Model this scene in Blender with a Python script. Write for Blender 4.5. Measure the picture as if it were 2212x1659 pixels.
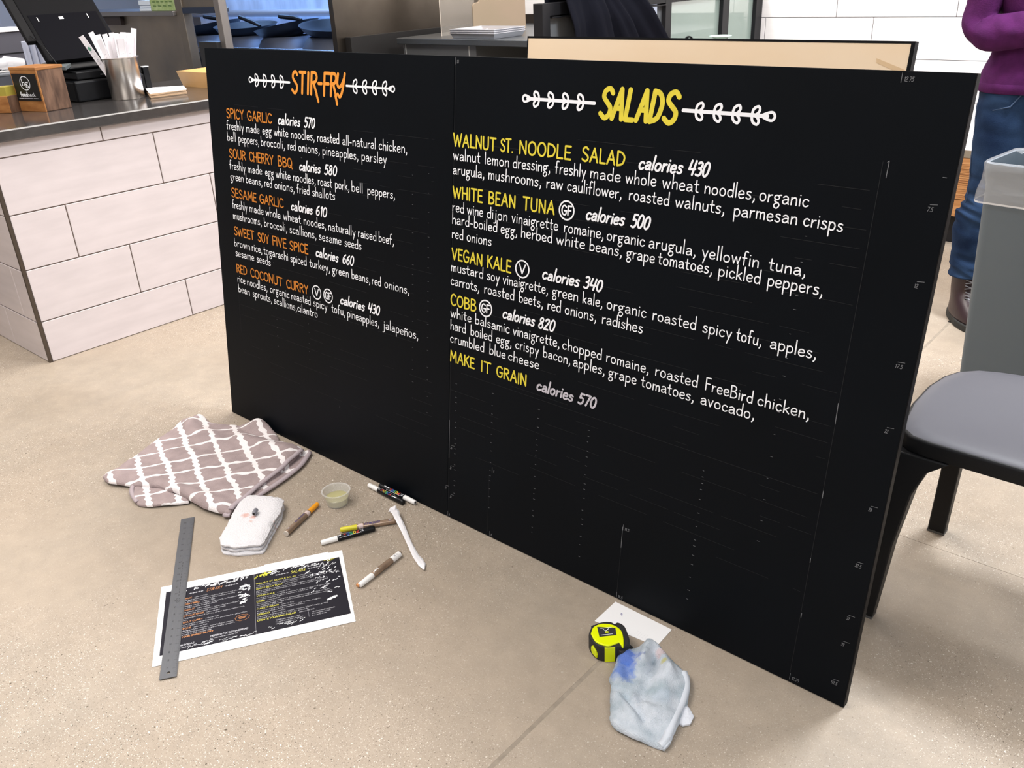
import bpy, bmesh, math, random
from mathutils import Vector, Matrix, noise
random.seed(7)
S=bpy.context.scene
for o in list(bpy.data.objects): bpy.data.objects.remove(o)
C=bpy.data.collections.new('scene'); S.collection.children.link(C)
PI=math.pi
# ---------------------------------------------------------------- camera
cd=bpy.data.cameras.new('camera'); cam=bpy.data.objects.new('camera',cd); C.objects.link(cam)
cd.sensor_fit='HORIZONTAL'; cd.sensor_width=36; cd.lens=30.375; cd.clip_start=.02; cd.clip_end=60
Rr=Vector((.75454,.65478,-.04488)).normalized(); Fw=Vector((-.60522,.66768,-.43355)).normalized()
Up=Rr.cross(Fw).normalized(); Rr=Fw.cross(Up)
cam.matrix_world=Matrix(((Rr.x,Up.x,-Fw.x,0),(Rr.y,Up.y,-Fw.y,0),(Rr.z,Up.z,-Fw.z,1.2952),(0,0,0,1)))
S.camera=cam
# ---------------------------------------------------------------- world, lights, exposure
S.view_settings.view_transform='Standard'; S.view_settings.look='None'
S.view_settings.gamma=1; S.view_settings.use_curve_mapping=False; S.view_settings.exposure=0.30
w=bpy.data.worlds.new('world'); S.world=w; w.use_nodes=True
w.node_tree.nodes['Background'].inputs[0].default_value=(.9,.95,1,1); w.node_tree.nodes['Background'].inputs[1].default_value=.2
def area(name,loc,size,power,col,rot=(0,0,0)):
    l=bpy.data.lights.new(name,'AREA'); l.shape='RECTANGLE'; l.size,l.size_y=size; l.energy=power; l.color=col
    o=bpy.data.objects.new(name,l); o.location=loc; o.rotation_euler=rot; C.objects.link(o); return o
WARM=(1,.945,.89); COOL=(.93,.96,1)
area('ceiling_lamp',(-.1,2.8,3.1),(.5,.5),102,COOL)
area('ceiling_lamp',(-2.2,2.6,3.1),(1.0,1.0),44,WARM)
area('ceiling_lamp',(-2.1,-.2,3.1),(1.4,1.4),60,WARM)
area('ceiling_lamp',(1.8,2.0,3.1),(1.2,1.2),34,COOL)
area('ceiling_lamp',(.9,-1.0,3.1),(1.6,1.6),55,COOL)
area('ceiling_lamp',(-3.3,4.0,3.1),(1.0,.5),46,WARM)  # unseen fill added to brighten the wall above the prep table
area('counter_edge_fill',(-3.11,2.0,3.0),(.40,4.2),46,WARM)  # unseen strip added so the countertop chamfer shows a bright highlight
area('ceiling_lamp',(-5.4,.6,3.1),(1.4,1.4),42,WARM)
area('hood_lamp',(-5.6,3.75,2.02),(2.4,.3),62,(.30,.53,1.0),(math.radians(14),0,0))
area('wall_washer',(.2,4.3,3.0),(3.0,.25),30,(1,.99,.97),(math.radians(-22),0,0))
# ---------------------------------------------------------------- materials
MC={}
def mat(name,col=(.5,.5,.5),rough=.5,metal=0.,var=.0,vs=8.,bump=0.,bs=60.,spec=.5,emit=None,coat=0.,trans=0.,ior=1.45,alpha=1.,col2=None,stretch=(1,1,1),sub=0.):
    if name in MC: return MC[name]
    m=bpy.data.materials.new(name); m.use_nodes=True; nt=m.node_tree; b=nt.nodes['Principled BSDF']; L=nt.links
    b.inputs['Base Color'].default_value=(*col,1); b.inputs['Roughness'].default_value=rough; b.inputs['Metallic'].default_value=metal
    b.inputs['Specular IOR Level'].default_value=spec; b.inputs['Coat Weight'].default_value=coat
    b.inputs['Transmission Weight'].default_value=trans; b.inputs['IOR'].default_value=ior; b.inputs['Alpha'].default_value=alpha
    if sub: b.inputs['Subsurface Weight'].default_value=sub; b.inputs['Subsurface Scale'].default_value=.01
    if emit: b.inputs['Emission Color'].default_value=(*emit[:3],1); b.inputs['Emission Strength'].default_value=emit[3]
    tc=nt.nodes.new('ShaderNodeTexCoord'); mp=nt.nodes.new('ShaderNodeMapping'); mp.inputs['Scale'].default_value=stretch
    L.new(tc.outputs['Object'],mp.inputs[0])
    if var or col2:
        n=nt.nodes.new('ShaderNodeTexNoise'); n.inputs['Scale'].default_value=vs; n.inputs['Detail'].default_value=5
        L.new(mp.outputs[0],n.inputs[0]); r=nt.nodes.new('ShaderNodeValToRGB'); L.new(n.outputs[0],r.inputs[0])
        c2=col2 or tuple(min(1,c*(1+var)) for c in col); c1=col if col2 else tuple(c*(1-var) for c in col)
        r.color_ramp.elements[0].position=.35; r.color_ramp.elements[1].position=.65
        r.color_ramp.elements[0].color=(*c1,1); r.color_ramp.elements[1].color=(*c2,1); L.new(r.outputs[0],b.inputs['Base Color'])
    if bump:
        n=nt.nodes.new('ShaderNodeTexNoise'); n.inputs['Scale'].default_value=bs; n.inputs['Detail'].default_value=4
        L.new(mp.outputs[0],n.inputs[0]); bp=nt.nodes.new('ShaderNodeBump'); bp.inputs['Strength'].default_value=bump; bp.inputs['Distance'].default_value=.004
        L.new(n.outputs[0],bp.inputs['Height']); L.new(bp.outputs[0],b.inputs['Normal'])
    MC[name]=m; return m
def spots(m,lst,scale=90):
    """paint stains: list of (x,y,r,colour) in the thing's own coordinates"""
    nt=m.node_tree; L=nt.links; b=nt.nodes['Principled BSDF']; inp=b.inputs['Base Color']
    src=inp.links[0].from_socket if inp.links else None
    tc=nt.nodes.new('ShaderNodeTexCoord'); ns=nt.nodes.new('ShaderNodeTexNoise'); ns.inputs['Scale'].default_value=scale; ns.inputs['Detail'].default_value=4
    L.new(tc.outputs['Object'],ns.inputs[0])
    for (x,y,r,c,amt) in lst:
        vm=nt.nodes.new('ShaderNodeVectorMath'); vm.operation='SUBTRACT'; vm.inputs[1].default_value=(x,y,0); L.new(tc.outputs['Object'],vm.inputs[0])
        v2=nt.nodes.new('ShaderNodeVectorMath'); v2.operation='MULTIPLY'; v2.inputs[1].default_value=(1,1,0); L.new(vm.outputs[0],v2.inputs[0])
        ln=nt.nodes.new('ShaderNodeVectorMath'); ln.operation='LENGTH'; L.new(v2.outputs[0],ln.inputs[0])
        ad=nt.nodes.new('ShaderNodeMath'); ad.operation='MULTIPLY_ADD'; L.new(ns.outputs[0],ad.inputs[0]); ad.inputs[1].default_value=r*1.6; L.new(ln.outputs['Value'],ad.inputs[2])
        mr=nt.nodes.new('ShaderNodeMapRange'); mr.inputs['From Min'].default_value=r*1.9; mr.inputs['From Max'].default_value=r*1.25; mr.inputs['To Max'].default_value=amt
        L.new(ad.outputs[0],mr.inputs[0]); mx=nt.nodes.new('ShaderNodeMix'); mx.data_type='RGBA'
        L.new(mr.outputs[0],mx.inputs[0])
        if src: L.new(src,mx.inputs[6])
        else: mx.inputs[6].default_value=inp.default_value
        mx.inputs[7].default_value=(*c,1); src=mx.outputs[2]
    L.new(src,inp)
def nodes_floor():
    m=bpy.data.materials.new('polished_concrete'); m.use_nodes=True; nt=m.node_tree; L=nt.links; b=nt.nodes['Principled BSDF']
    N=nt.nodes.new
    tc=N('ShaderNodeTexCoord')
    def noi(s,d=4,r=.55):
        n=N('ShaderNodeTexNoise'); n.inputs['Scale'].default_value=s; n.inputs['Detail'].default_value=d; n.inputs['Roughness'].default_value=r; L.new(tc.outputs['Object'],n.inputs[0]); return n.outputs[0]
    def ramp(v,p0,p1,c0,c1):
        r=N('ShaderNodeValToRGB'); L.new(v,r.inputs[0]); e=r.color_ramp.elements; e[0].position=p0; e[1].position=p1; e[0].color=(*c0,1); e[1].color=(*c1,1); return r.outputs[0]
    def mix(f,a,bb,bt='MIX'):
        x=N('ShaderNodeMix'); x.data_type='RGBA'; x.blend_type=bt
        if isinstance(f,float): x.inputs[0].default_value=f
        else: L.new(f,x.inputs[0])
        for i,v in ((6,a),(7,bb)):
            if isinstance(v,tuple): x.inputs[i].default_value=(*v,1)
            else: L.new(v,x.inputs[i])
        return x.outputs[2]
    def mth(op,a,bb):
        x=N('ShaderNodeMath'); x.operation=op
        for i,v in ((0,a),(1,bb)):
            if isinstance(v,(int,float)): x.inputs[i].default_value=v
            else: L.new(v,x.inputs[i])
        return x.outputs[0]
    base=ramp(noi(2.2,6,.6),.3,.7,(.275,.235,.190),(.385,.333,.275))
    base=mix(mth('MULTIPLY',ramp(noi(.9,3),.42,.62,(0,0,0),(1,1,1)),.55),base,(.39,.315,.245))
    base=mix(mth('MULTIPLY',ramp(noi(380,3,.7),.38,.62,(0,0,0),(1,1,1)),.38),base,(.27,.215,.155))
    base=mix(mth('MULTIPLY',ramp(noi(16,5,.7),.4,.68,(0,0,0),(1,1,1)),.25),base,(.50,.41,.32))
    # aggregate flecks, denser in some areas
    mask=ramp(noi(1.3,2),.40,.62,(0,0,0),(1,1,1))
    def fleck(scale,lo,hi,rad,col,base,inten):
        v=N('ShaderNodeTexVoronoi'); v.inputs['Scale'].default_value=scale; v.inputs['Randomness'].default_value=1
        ns=N('ShaderNodeTexNoise'); ns.inputs['Scale'].default_value=scale*1.5; L.new(tc.outputs['Object'],ns.inputs[0])
        mx=N('ShaderNodeVectorMath'); mx.operation='MULTIPLY_ADD'; mx.inputs[1].default_value=(.5/scale,)*3; L.new(ns.outputs['Color'],mx.inputs[0]); L.new(tc.outputs['Object'],mx.inputs[2])
        L.new(mx.outputs[0],v.inputs['Vector'])
        sp=N('ShaderNodeSeparateColor'); L.new(v.outputs['Color'],sp.inputs[0])
        a=mth('GREATER_THAN',sp.outputs[0],lo); a2=mth('LESS_THAN',sp.outputs[0],hi)
        r=mth('MULTIPLY',sp.outputs[1],rad); d=mth('LESS_THAN',v.outputs['Distance'],r)
        f=mth('MULTIPLY',mth('MULTIPLY',a,a2),d)
        mk=mth('ADD',mth('MULTIPLY',mask,.85),.15)
        f=mth('MULTIPLY',mth('MULTIPLY',f,mk),inten)
        return mix(f,base,col)
    base=fleck(420,.0,.40,.46,(.72,.65,.57),base,.75)
    base=fleck(480,.3,.80,.46,(.12,.09,.062),base,.70)
    base=fleck(230,.0,.24,.34,(.82,.76,.68),base,.85)
    base=fleck(260,.5,.70,.34,(.035,.024,.015),base,.9)
    base=fleck(120,.90,.955,.28,(.06,.04,.02),base,.9)
    base=fleck(110,.0,.06,.26,(.84,.79,.72),base,.8)
    L.new(base,b.inputs['Base Color']); b.inputs['Roughness'].default_value=.42; b.inputs['Specular IOR Level'].default_value=.35
    L.new(ramp(noi(5,4),.3,.7,(.36,)*3,(.55,)*3),b.inputs['Roughness'])
    return m
def wood_mat(name,c1,c2,axis_scale,ns=3,rough=.5,bump=.1):
    return mat(name,c1,rough,col2=c2,vs=ns,stretch=axis_scale,bump=bump,bs=ns*4)
M_tile=mat('glazed_tile',(.625,.565,.575),.28,var=.045,vs=5,stretch=(1,.6,6),bump=.03,bs=12,spec=.5)
M_tilew=mat('glazed_tile_wall',(.84,.82,.82),.3,var=.03,vs=5,stretch=(.6,1,6),bump=.03,bs=12)
M_grout=mat('taupe_grout',(.25,.195,.165),.85,bump=.2,bs=200)
M_groutw=mat('grey_grout',(.16,.15,.155),.85)
M_bronze=mat('bronze_trim',(.10,.078,.062),.4,.6)
M_slab=mat('dark_solid_surface',(.048,.045,.045),.12,spec=.8,var=.1,vs=40)
M_slabe=mat('slab_edge',(.085,.078,.075),.32,spec=.5)
M_board=mat('blackboard_paint',(.0018,.0030,.0050),.5,spec=.12,var=.12,vs=3,bump=.02,bs=300)
M_edge=mat('black_edge_band',(.005,.005,.006),.55,spec=.15)
M_white=mat('white_paint_marker',(.87,.885,.93),.55)
M_grey=mat('faded_white_marker',(.52,.50,.56),.6,var=.15,vs=90)
M_orange=mat('orange_paint_marker',(.80,.30,.035),.55,var=.06,vs=60)
M_orange2=mat('thin_orange_marker',(.58,.20,.022),.55,var=.12,vs=80)
M_yellow=mat('yellow_paint_marker',(.72,.60,.045),.55,var=.06,vs=60)
M_pencil=mat('pencil_mark',(.17,.175,.19),.7)
M_faint=mat('faint_guide_line',(.0046,.0060,.0088),.6)
M_chalk=mat('chalk_smudge',(.06,.062,.07),.8)
M_steel=mat('brushed_steel',(.50,.49,.48),.34,1,var=.06,vs=6,stretch=(1,1,30),bump=.01,bs=50)
M_steeld=mat('dark_brushed_steel',(.17,.145,.12),.30,1,var=.2,vs=2.5,stretch=(1,1,1))
M_steelb=mat('cookline_steel',(.55,.62,.74),.42,.55,var=.15,vs=2.5,stretch=(4,1,1))
M_steelf=mat('smeared_steel_panel',(.36,.31,.25),.42,1,col2=(.24,.22,.20),vs=2.6)
M_iron=mat('cast_iron',(.005,.006,.009),.5,0,spec=.25)
M_ironb=mat('cast_iron_ring',(.09,.10,.13),.5,.5)
M_black=mat('black_plastic',(.006,.0065,.008),.38,spec=.3)
M_blackr=mat('black_rubber',(.016,.016,.017),.6,bump=.1,bs=400)
M_blackm=mat('matte_black_metal',(.010,.010,.012),.45,spec=.3)
M_char=mat('charcoal_plastic_lit',(.082,.082,.096),.45,spec=.35,bump=.015,bs=900)  # lighter copy of the frame plastic: ceiling reflection put into the seat colour
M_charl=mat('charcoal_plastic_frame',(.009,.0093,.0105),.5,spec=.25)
M_greyp=mat('grey_bin_plastic',(.088,.115,.142),.5,bump=.02,bs=200)
M_paper=mat('white_paper',(.84,.84,.85),.6)
M_ink=mat('printed_black',(.011,.010,.017),.6,spec=.25)
# ---------------------------------------------------------------- helpers
def tag(o,label=None,cat=None,group=None,kind=None):
    if label: o['label']=label
    if cat: o['category']=cat
    if group: o['group']=group
    if kind: o['kind']=kind
    return o
def link(o,parent=None):
    C.objects.link(o)
    if parent: o.parent=parent
    return o
def thing(name,label,cat,loc=(0,0,0),rz=0,group=None):
    o=bpy.data.objects.new(name,None); o.empty_display_size=.05; o.location=loc; o.rotation_euler=(0,0,rz); link(o)
    return tag(o,label,cat,group)
def denser(R,k=4):
    out=[]
    for i in range(len(R)-1):
        q=[R[max(0,i-1)],R[i],R[i+1],R[min(len(R)-1,i+2)]]
        for j in range(k):
            t=j/k; w4=(.5*(-t+2*t*t-t**3),.5*(2-5*t*t+3*t**3),.5*(t+4*t*t-3*t**3),.5*(-t*t+t**3))
            out.append(tuple(tuple(sum(w4[m]*q[m][e][d] for m in range(4)) for d in range(3)) for e in range(3)))
    out.append(R[-1]); return out
class MB:
    def __init__(s): s.v=[]; s.f=[]; s.m=[]; s.mi=0
    def add(s,vs,fs):
        n=len(s.v); s.v+= [tuple(v) for v in vs]; s.f+=[tuple(i+n for i in f) for f in fs]; s.m+=[s.mi]*len(fs); return s
    def box(s,x0,x1,y0,y1,z0,z1,M=None):
        vs=[(x,y,z) for z in (z0,z1) for y in (y0,y1) for x in (x0,x1)]
        if M: vs=[tuple(M@Vector(v)) for v in vs]
        return s.add(vs,[(0,2,3,1),(4,5,7,6),(0,1,5,4),(2,6,7,3),(0,4,6,2),(1,3,7,5)])
    def lathe(s,prof,n=24,M=None,cap=True,c=(0,0)):
        vs=[]; fs=[]
        for r,z in prof:
            for k in range(n):
                a=2*PI*k/n; vs.append((c[0]+r*math.cos(a),c[1]+r*math.sin(a),z))
        for i in range(len(prof)-1):
            for k in range(n):
                a=i*n+k; b=i*n+(k+1)%n; fs.append((a,b,b+n,a+n))
        if cap:
            fs.append(tuple(reversed(range(n)))); m=(len(prof)-1)*n; fs.append(tuple(range(m,m+n)))
        if M: vs=[tuple(M@Vector(v)) for v in vs]
        return s.add(vs,fs)
    def tube(s,pts,r,n=8,cap=True):
        pts=[Vector(p) for p in pts]; vs=[]; fs=[]; rr=r if isinstance(r,(list,tuple)) else [r]*len(pts)
        up=None
        for i,p in enumerate(pts):
            t=(pts[min(i+1,len(pts)-1)]-pts[max(i-1,0)]).normalized()
            if up is None: up=Vector((0,0,1)) if abs(t.z)<.9 else Vector((1,0,0))
            a=t.cross(up).normalized(); up=a.cross(t).normalized()
            for k in range(n):
                q=2*PI*k/n; vs.append(p+(a*math.cos(q)+up*math.sin(q))*rr[i])
        for i in range(len(pts)-1):
            for k in range(n):
                a=i*n+k;b=i*n+(k+1)%n; fs.append((a,b,b+n,a+n))
        if cap: fs.append(tuple(reversed(range(n)))); m=(len(pts)-1)*n; fs.append(tuple(range(m,m+n)))
        return s.add(vs,fs)
    def loft(s,rings,n=20,cap=True):
        """rings: (centre, rx, ry, rotz, tilt-vector) elliptical sections in horizontal-ish planes, or (c, ax, ay) with axis vectors"""
        vs=[];fs=[]
        for c,ax,ay in rings:
            c=Vector(c);ax=Vector(ax);ay=Vector(ay)
            for k in range(n):
                q=2*PI*k/n; vs.append(c+ax*math.cos(q)+ay*math.sin(q))
        for i in range(len(rings)-1):
            for k in range(n):
                a=i*n+k;b=i*n+(k+1)%n; fs.append((a,b,b+n,a+n))
        if cap: fs.append(tuple(reversed(range(n)))); m=(len(rings)-1)*n; fs.append(tuple(range(m,m+n)))
        return s.add(vs,fs)
    def prism(s,poly,z0,z1,M=None,inset=0):
        n=len(poly); cx=sum(p[0] for p in poly)/n; cy=sum(p[1] for p in poly)/n
        vs=[(x,y,z0) for x,y in poly]+[(x,y,z1) for x,y in poly]
        fs=[tuple(reversed(range(n))),tuple(range(n,2*n))]+[(i,(i+1)%n,(i+1)%n+n,i+n) for i in range(n)]
        if M: vs=[tuple(M@Vector(v)) for v in vs]
        return s.add(vs,fs)
    def build(s,name,m,parent=None,smooth=False,bevel=0,seg=2,sub=0,kind=None,label=None,solid=0,ang=40):
        me=bpy.data.meshes.new(name); me.from_pydata(s.v,[],s.f); me.validate()
        for mm in (m if isinstance(m,(list,tuple)) else [m]): me.materials.append(mm)
        if isinstance(m,(list,tuple)) and len(me.polygons)==len(s.m):
            for p,i in zip(me.polygons,s.m): p.material_index=i
        bm=bmesh.new(); bm.from_mesh(me); bmesh.ops.recalc_face_normals(bm,faces=bm.faces); bm.to_mesh(me); bm.free()
        if smooth:
            me.polygons.foreach_set('use_smooth',[True]*len(me.polygons))
            if hasattr(me,'set_sharp_from_angle'): me.set_sharp_from_angle(angle=math.radians(ang))
        o=bpy.data.objects.new(name,me); link(o,parent)
        if solid: q=o.modifiers.new('solid','SOLIDIFY'); q.thickness=solid; q.offset=0
        if bevel: q=o.modifiers.new('bevel','BEVEL'); q.width=bevel; q.segments=seg; q.limit_method='ANGLE'; q.angle_limit=math.radians(35)
        if sub: q=o.modifiers.new('sub','SUBSURF'); q.levels=sub; q.render_levels=sub
        if kind: o['kind']=kind
        if label: o['label']=label
        return o
def single(mb,name,m,label,cat,loc=(0,0,0),rz=0,group=None,**k):
    o=mb.build(name,m,None,**k); o.location=loc; o.rotation_euler=(0,0,rz); return tag(o,label,cat,group)
def frame(origin,ex,ey):
    ex=Vector(ex).normalized(); ey=Vector(ey); ey=(ey-ex*ey.dot(ex)).normalized(); ez=ex.cross(ey); o=Vector(origin)
    return Matrix(((ex.x,ey.x,ez.x,o.x),(ex.y,ey.y,ez.y,o.y),(ex.z,ey.z,ez.z,o.z),(0,0,0,1)))
# ---- hand-drawn single-stroke alphabet (x-height 5, caps 10)
G={
'a':(3.9,'s.5 4.2 1.8 5 3.1 4.5 3.5 3 3.5 1.2 3.9 0|s3.5 2.9 1.9 2.8 .5 2 .3 .9 1.2 0 2.5 .3 3.5 1.5'),
'b':(3.9,'l.4 10 .4 0|s.4 3.4 1.6 4.9 3.2 4.4 3.8 2.5 3.1 .5 1.6 0 .4 .8'),
'c':(3.5,'s3.4 4.2 2.2 5 .8 4.3 .2 2.5 .8 .6 2.1 0 3.5 .9'),
'd':(3.9,'l3.7 10 3.7 0|s3.7 3.7 2.4 4.9 .8 4.3 .2 2.4 .9 .4 2.3 0 3.7 1.2'),
'e':(3.7,'s.3 2.4 2 2.6 3.5 3 3.2 4.5 1.9 5 .6 4.2 .2 2.4 .8 .5 2.2 0 3.6 .8'),
'f':(3,'s3.2 9.4 2.2 10 1.4 9 1.2 6.5 1.1 0|l0 5 2.6 5.1'),
'g':(4,'s1.8 5 .5 4.3 .4 2.9 1.7 2.1 3 2.8 3.1 4.2 1.8 5|s2.8 4.6 3.5 5.2 4.4 5.3|s1.1 2.3 .5 1.3 1.6 .5 3 -.2 3.5 -1.7 2.3 -3.4 .8 -3.1 .3 -1.7 1.2 -.4 2.4 .2'),
'h':(3.8,'l.4 10 .4 0|s.4 3 1.4 4.6 2.7 4.9 3.4 3.8 3.5 0'),
'i':(.9,'l.45 5 .45 0|d.5 7.3'),'j':(1.9,'s1.4 5 1.4 -1.8 .8 -3.5 -.5 -3.7|d1.4 7.3'),
'k':(3.6,'l.4 10 .4 0|l3.3 5 .5 2.1|l1.3 2.8 3.6 0'),'l':(.9,'l.45 10 .45 0'),
'm':(5.6,'l.4 5 .4 0|s.4 3.2 1.2 4.7 2.3 4.8 2.8 3.6 2.8 0|s2.8 3.2 3.7 4.7 4.7 4.8 5.2 3.6 5.3 0'),
'n':(3.8,'l.4 5 .4 0|s.4 3 1.4 4.6 2.7 4.9 3.4 3.8 3.5 0'),
'o':(4,'s2 5 .7 4.3 .2 2.5 .7 .6 2 0 3.3 .6 3.8 2.5 3.3 4.3 2 5'),
'p':(3.9,'l.4 5 .4 -4|s.4 3.4 1.6 4.9 3.2 4.4 3.8 2.5 3.1 .5 1.6 0 .4 .8'),
'r':(2.7,'l.4 5 .4 0|s.4 2.6 1.2 4.4 2.7 4.9'),
's':(3.2,'s3 4.5 1.9 5 .7 4.5 .8 3.3 2.2 2.5 3.1 1.4 2.4 .2 1.2 0 .2 .6'),
't':(2.8,'s1.3 8.2 1.2 3 1.4 .6 2.7 0.1|l0 5.2 2.8 5.3'),
'u':(3.8,'s.4 5 .4 1.5 1.2 .1 2.5 .4 3.4 1.8|l3.5 5 3.5 0'),
'v':(3.4,'l.1 5 1.7 0 3.3 5'),'w':(5.4,'l.1 5 1.4 0 2.7 4.6 4 0 5.3 5'),'x':(3.4,'l.2 5 3.2 0|l3.2 5 .2 0'),
'y':(3.6,'l.2 5 1.9 .3|l3.6 5 1 -4'),'z':(3.2,'l.2 5 3 5 .2 0 3.2 0'),
'ñ':(3.8,'l.4 5 .4 0|s.4 3 1.4 4.6 2.7 4.9 3.4 3.8 3.5 0|s.3 6.8 1.2 7.5 2.4 6.8 3.5 7.5'),
',':(1.4,'s.9 .8 1 -.5 .2 -2'),'.':(1,'d.5 .3'),'-':(2.8,'l.3 2.8 2.5 2.8'),' ':(2.4,''),
'A':(5.4,'l.1 0 2.9 10 5.2 0|l1.2 3.6 4.5 3.6'),
'B':(4.8,'l.4 10 .4 0|s.4 10 3 9.8 4 8 3 6 .4 5.4|s.4 5.4 3.4 5 4.6 2.9 3.4 .5 .4 0'),
'C':(4.8,'s4.7 8.4 3 10 1.1 8.8 .2 5 1.1 1.2 3 0 4.8 1.6'),
'D':(5,'l.4 10 .4 0|s.4 10 3 9.3 4.7 7 4.8 4.4 3.6 1.2 .4 0'),
'E':(4,'l3.9 10 .4 10 .4 0 4 0|l.4 5.2 3.4 5.2'),'F':(3.9,'l3.9 10 .4 10 .4 0|l.4 5.3 3.3 5.3'),
'G':(5.2,'s4.8 8.5 3 10 1.1 8.8 .2 5 1.1 1.2 3 0 4.6 1.2 4.9 4.4|l2.8 4.5 5.3 4.5'),
'H':(5,'l.4 10 .4 0|l4.6 10 4.6 0|l.4 5.2 4.6 5.2'),'I':(1,'l.5 10 .5 0'),'J':(3,'s2.6 10 2.6 2 1.6 0 .1 1'),
'K':(4.6,'l.4 10 .4 0|l4.3 10 .5 4.6|l1.5 5.8 4.6 0'),'L':(3.9,'l.4 10 .4 0 3.9 0'),
'M':(6.4,'l.4 0 .8 10 3.2 3.2 5.6 10 6.1 0'),'N':(5,'l.4 0 .4 10 4.6 0 4.6 10'),
'O':(5.4,'s2.7 10 .9 8.6 .2 5 .9 1.4 2.7 0 4.5 1.4 5.2 5 4.5 8.6 2.7 10'),
'P':(4.6,'l.4 10 .4 0|s.4 10 3.2 9.8 4.4 7.6 3.2 5.2 .4 4.8'),
'Q':(5.6,'s2.7 10 .9 8.6 .2 5 .9 1.4 2.7 0 4.5 1.4 5.2 5 4.5 8.6 2.7 10|l3.2 2.6 5.6 -.8'),
'R':(4.8,'l.4 10 .4 0|s.4 10 3.2 9.8 4.3 7.8 3.2 5.8 .4 5.2|l2 5.4 4.7 0'),
'S':(4.4,'s4.2 8.6 2.8 10 1 9.3 .6 7.2 2.4 5.3 4.1 3.6 4 1.3 2.3 0 .2 1.4'),
'T':(4.8,'l0 10 4.8 10|l2.4 10 2.4 0'),'U':(5,'s.4 10 .4 3 1.2 .5 2.6 0 4 .7 4.6 3 4.6 10'),
'V':(5,'l.1 10 2.5 0 4.9 10'),'W':(7.4,'l.1 10 1.9 0 3.7 8.6 5.5 0 7.3 10'),'X':(4.8,'l.2 10 4.6 0|l4.6 10 .2 0'),
'Y':(4.8,'l.2 10 2.5 5 4.7 10|l2.5 5 2.3 0'),'Z':(4.6,'l.3 10 4.3 10 .2 0 4.6 0'),
'0':(4.4,'s2.2 9 .7 7.6 .2 4.5 .7 1.4 2.2 0 3.7 1.4 4.2 4.5 3.7 7.6 2.2 9'),'1':(1.8,'l.2 7.6 1.4 9 1.4 0'),
'2':(4,'s.4 7.2 1.4 8.9 3.2 8.6 3.6 6.8 2 3.4 .2 .1|l.2 0 4 0'),
'3':(4,'s.4 8.2 2 9 3.6 7.8 3 5.4 1.4 4.9|s1.4 4.9 3.4 4.4 3.9 2.2 2.6 .2 .2 .7'),
'4':(4.8,'l.9 9 .2 3.4 4.9 3.8|l4.3 9 3.5 0'),
'5':(4,'l3.8 9 1 9 .7 5.2|s.7 5.2 2.4 5.7 3.8 4.2 3.5 1.4 2 0 .2 .7'),
'6':(4,'s3.2 9 1.2 6.8 .3 3.4 1 .6 2.4 0 3.8 1.6 3.5 4 2 4.8 .6 3.4'),
'7':(3.8,'l.2 9 3.8 9 1.6 0'),'8':(4.2,'s2.2 9 .8 8 1 6 2.6 4.6 3.9 2.4 3 .3 1.4 .2 .3 2 1.4 4.3 3.2 6 3.4 8 2.2 9'),
'9':(4,'s3.7 6.2 2.6 4.4 1 4.6 .3 6.6 1.4 8.8 3.2 8.6 3.8 6 3.4 2.6 2.4 0'),
'&':(5,'s5 0 1.4 6.4 1.6 9 3.2 9 3 6.6 .6 3.4 .6 .8 2.6 0 4.8 3.4'),'*':(3,'l.4 7 2.8 9|l2.8 7 .4 9'),'"':(2,'l.4 10 .4 8|l1.6 10 1.6 8'),
}
_gc={}
def catmull(p,k):
    out=[]; n=len(p); closed=(p[0]==p[-1])
    for i in range(n-1):
        p1,p2=p[i],p[i+1]
        p0=p[i-1] if i>0 else (p[-2] if closed else p1); p3=p[i+2] if i+2<n else (p[1] if closed else p2)
        for j in range(k):
            t=j/k; a=t*t; b=a*t
            out.append(tuple(.5*(2*p1[d]+(p2[d]-p0[d])*t+(2*p0[d]-5*p1[d]+4*p2[d]-p3[d])*a+(3*p1[d]-p0[d]-3*p2[d]+p3[d])*b) for d in (0,1)))
    out.append(p[-1]); return out
def glyph(ch,k=3):
    key=(ch,k)
    if key in _gc: return _gc[key]
    wd,st=G.get(ch,G['-']); out=[]
    for s_ in st.split('|'):
        if not s_: continue
        v=[float(x) for x in s_[1:].split()]; p=[(v[i],v[i+1]) for i in range(0,len(v),2)]
        if s_[0]=='s': p=catmull(p,k)
        elif s_[0]=='d': p=[(p[0][0],p[0][1]),(p[0][0]+.05,p[0][1])]
        out.append(p)
    _gc[key]=(wd,out); return _gc[key]
def word_strokes(word,x0,x1,y,unit,slant=0,jit=0,k=3,gap=1.15,arc=0):
    ws=[glyph(c,k)[0] for c in word]; tot=sum(ws)+gap*(len(word)-1); sx=(x1-x0-slant*unit*5)/tot; out=[]; x=0
    for c,wd in zip(word,ws):
        jy=random.uniform(-jit,jit)*unit; js=1+random.uniform(-jit,jit)*.25
        for p in glyph(c,k)[1]:
            out.append([(x0+(x+a*1.0)*sx+slant*b*unit, y+jy+b*unit*js) for a,b in p])
        x+=wd+gap
    return out
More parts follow.
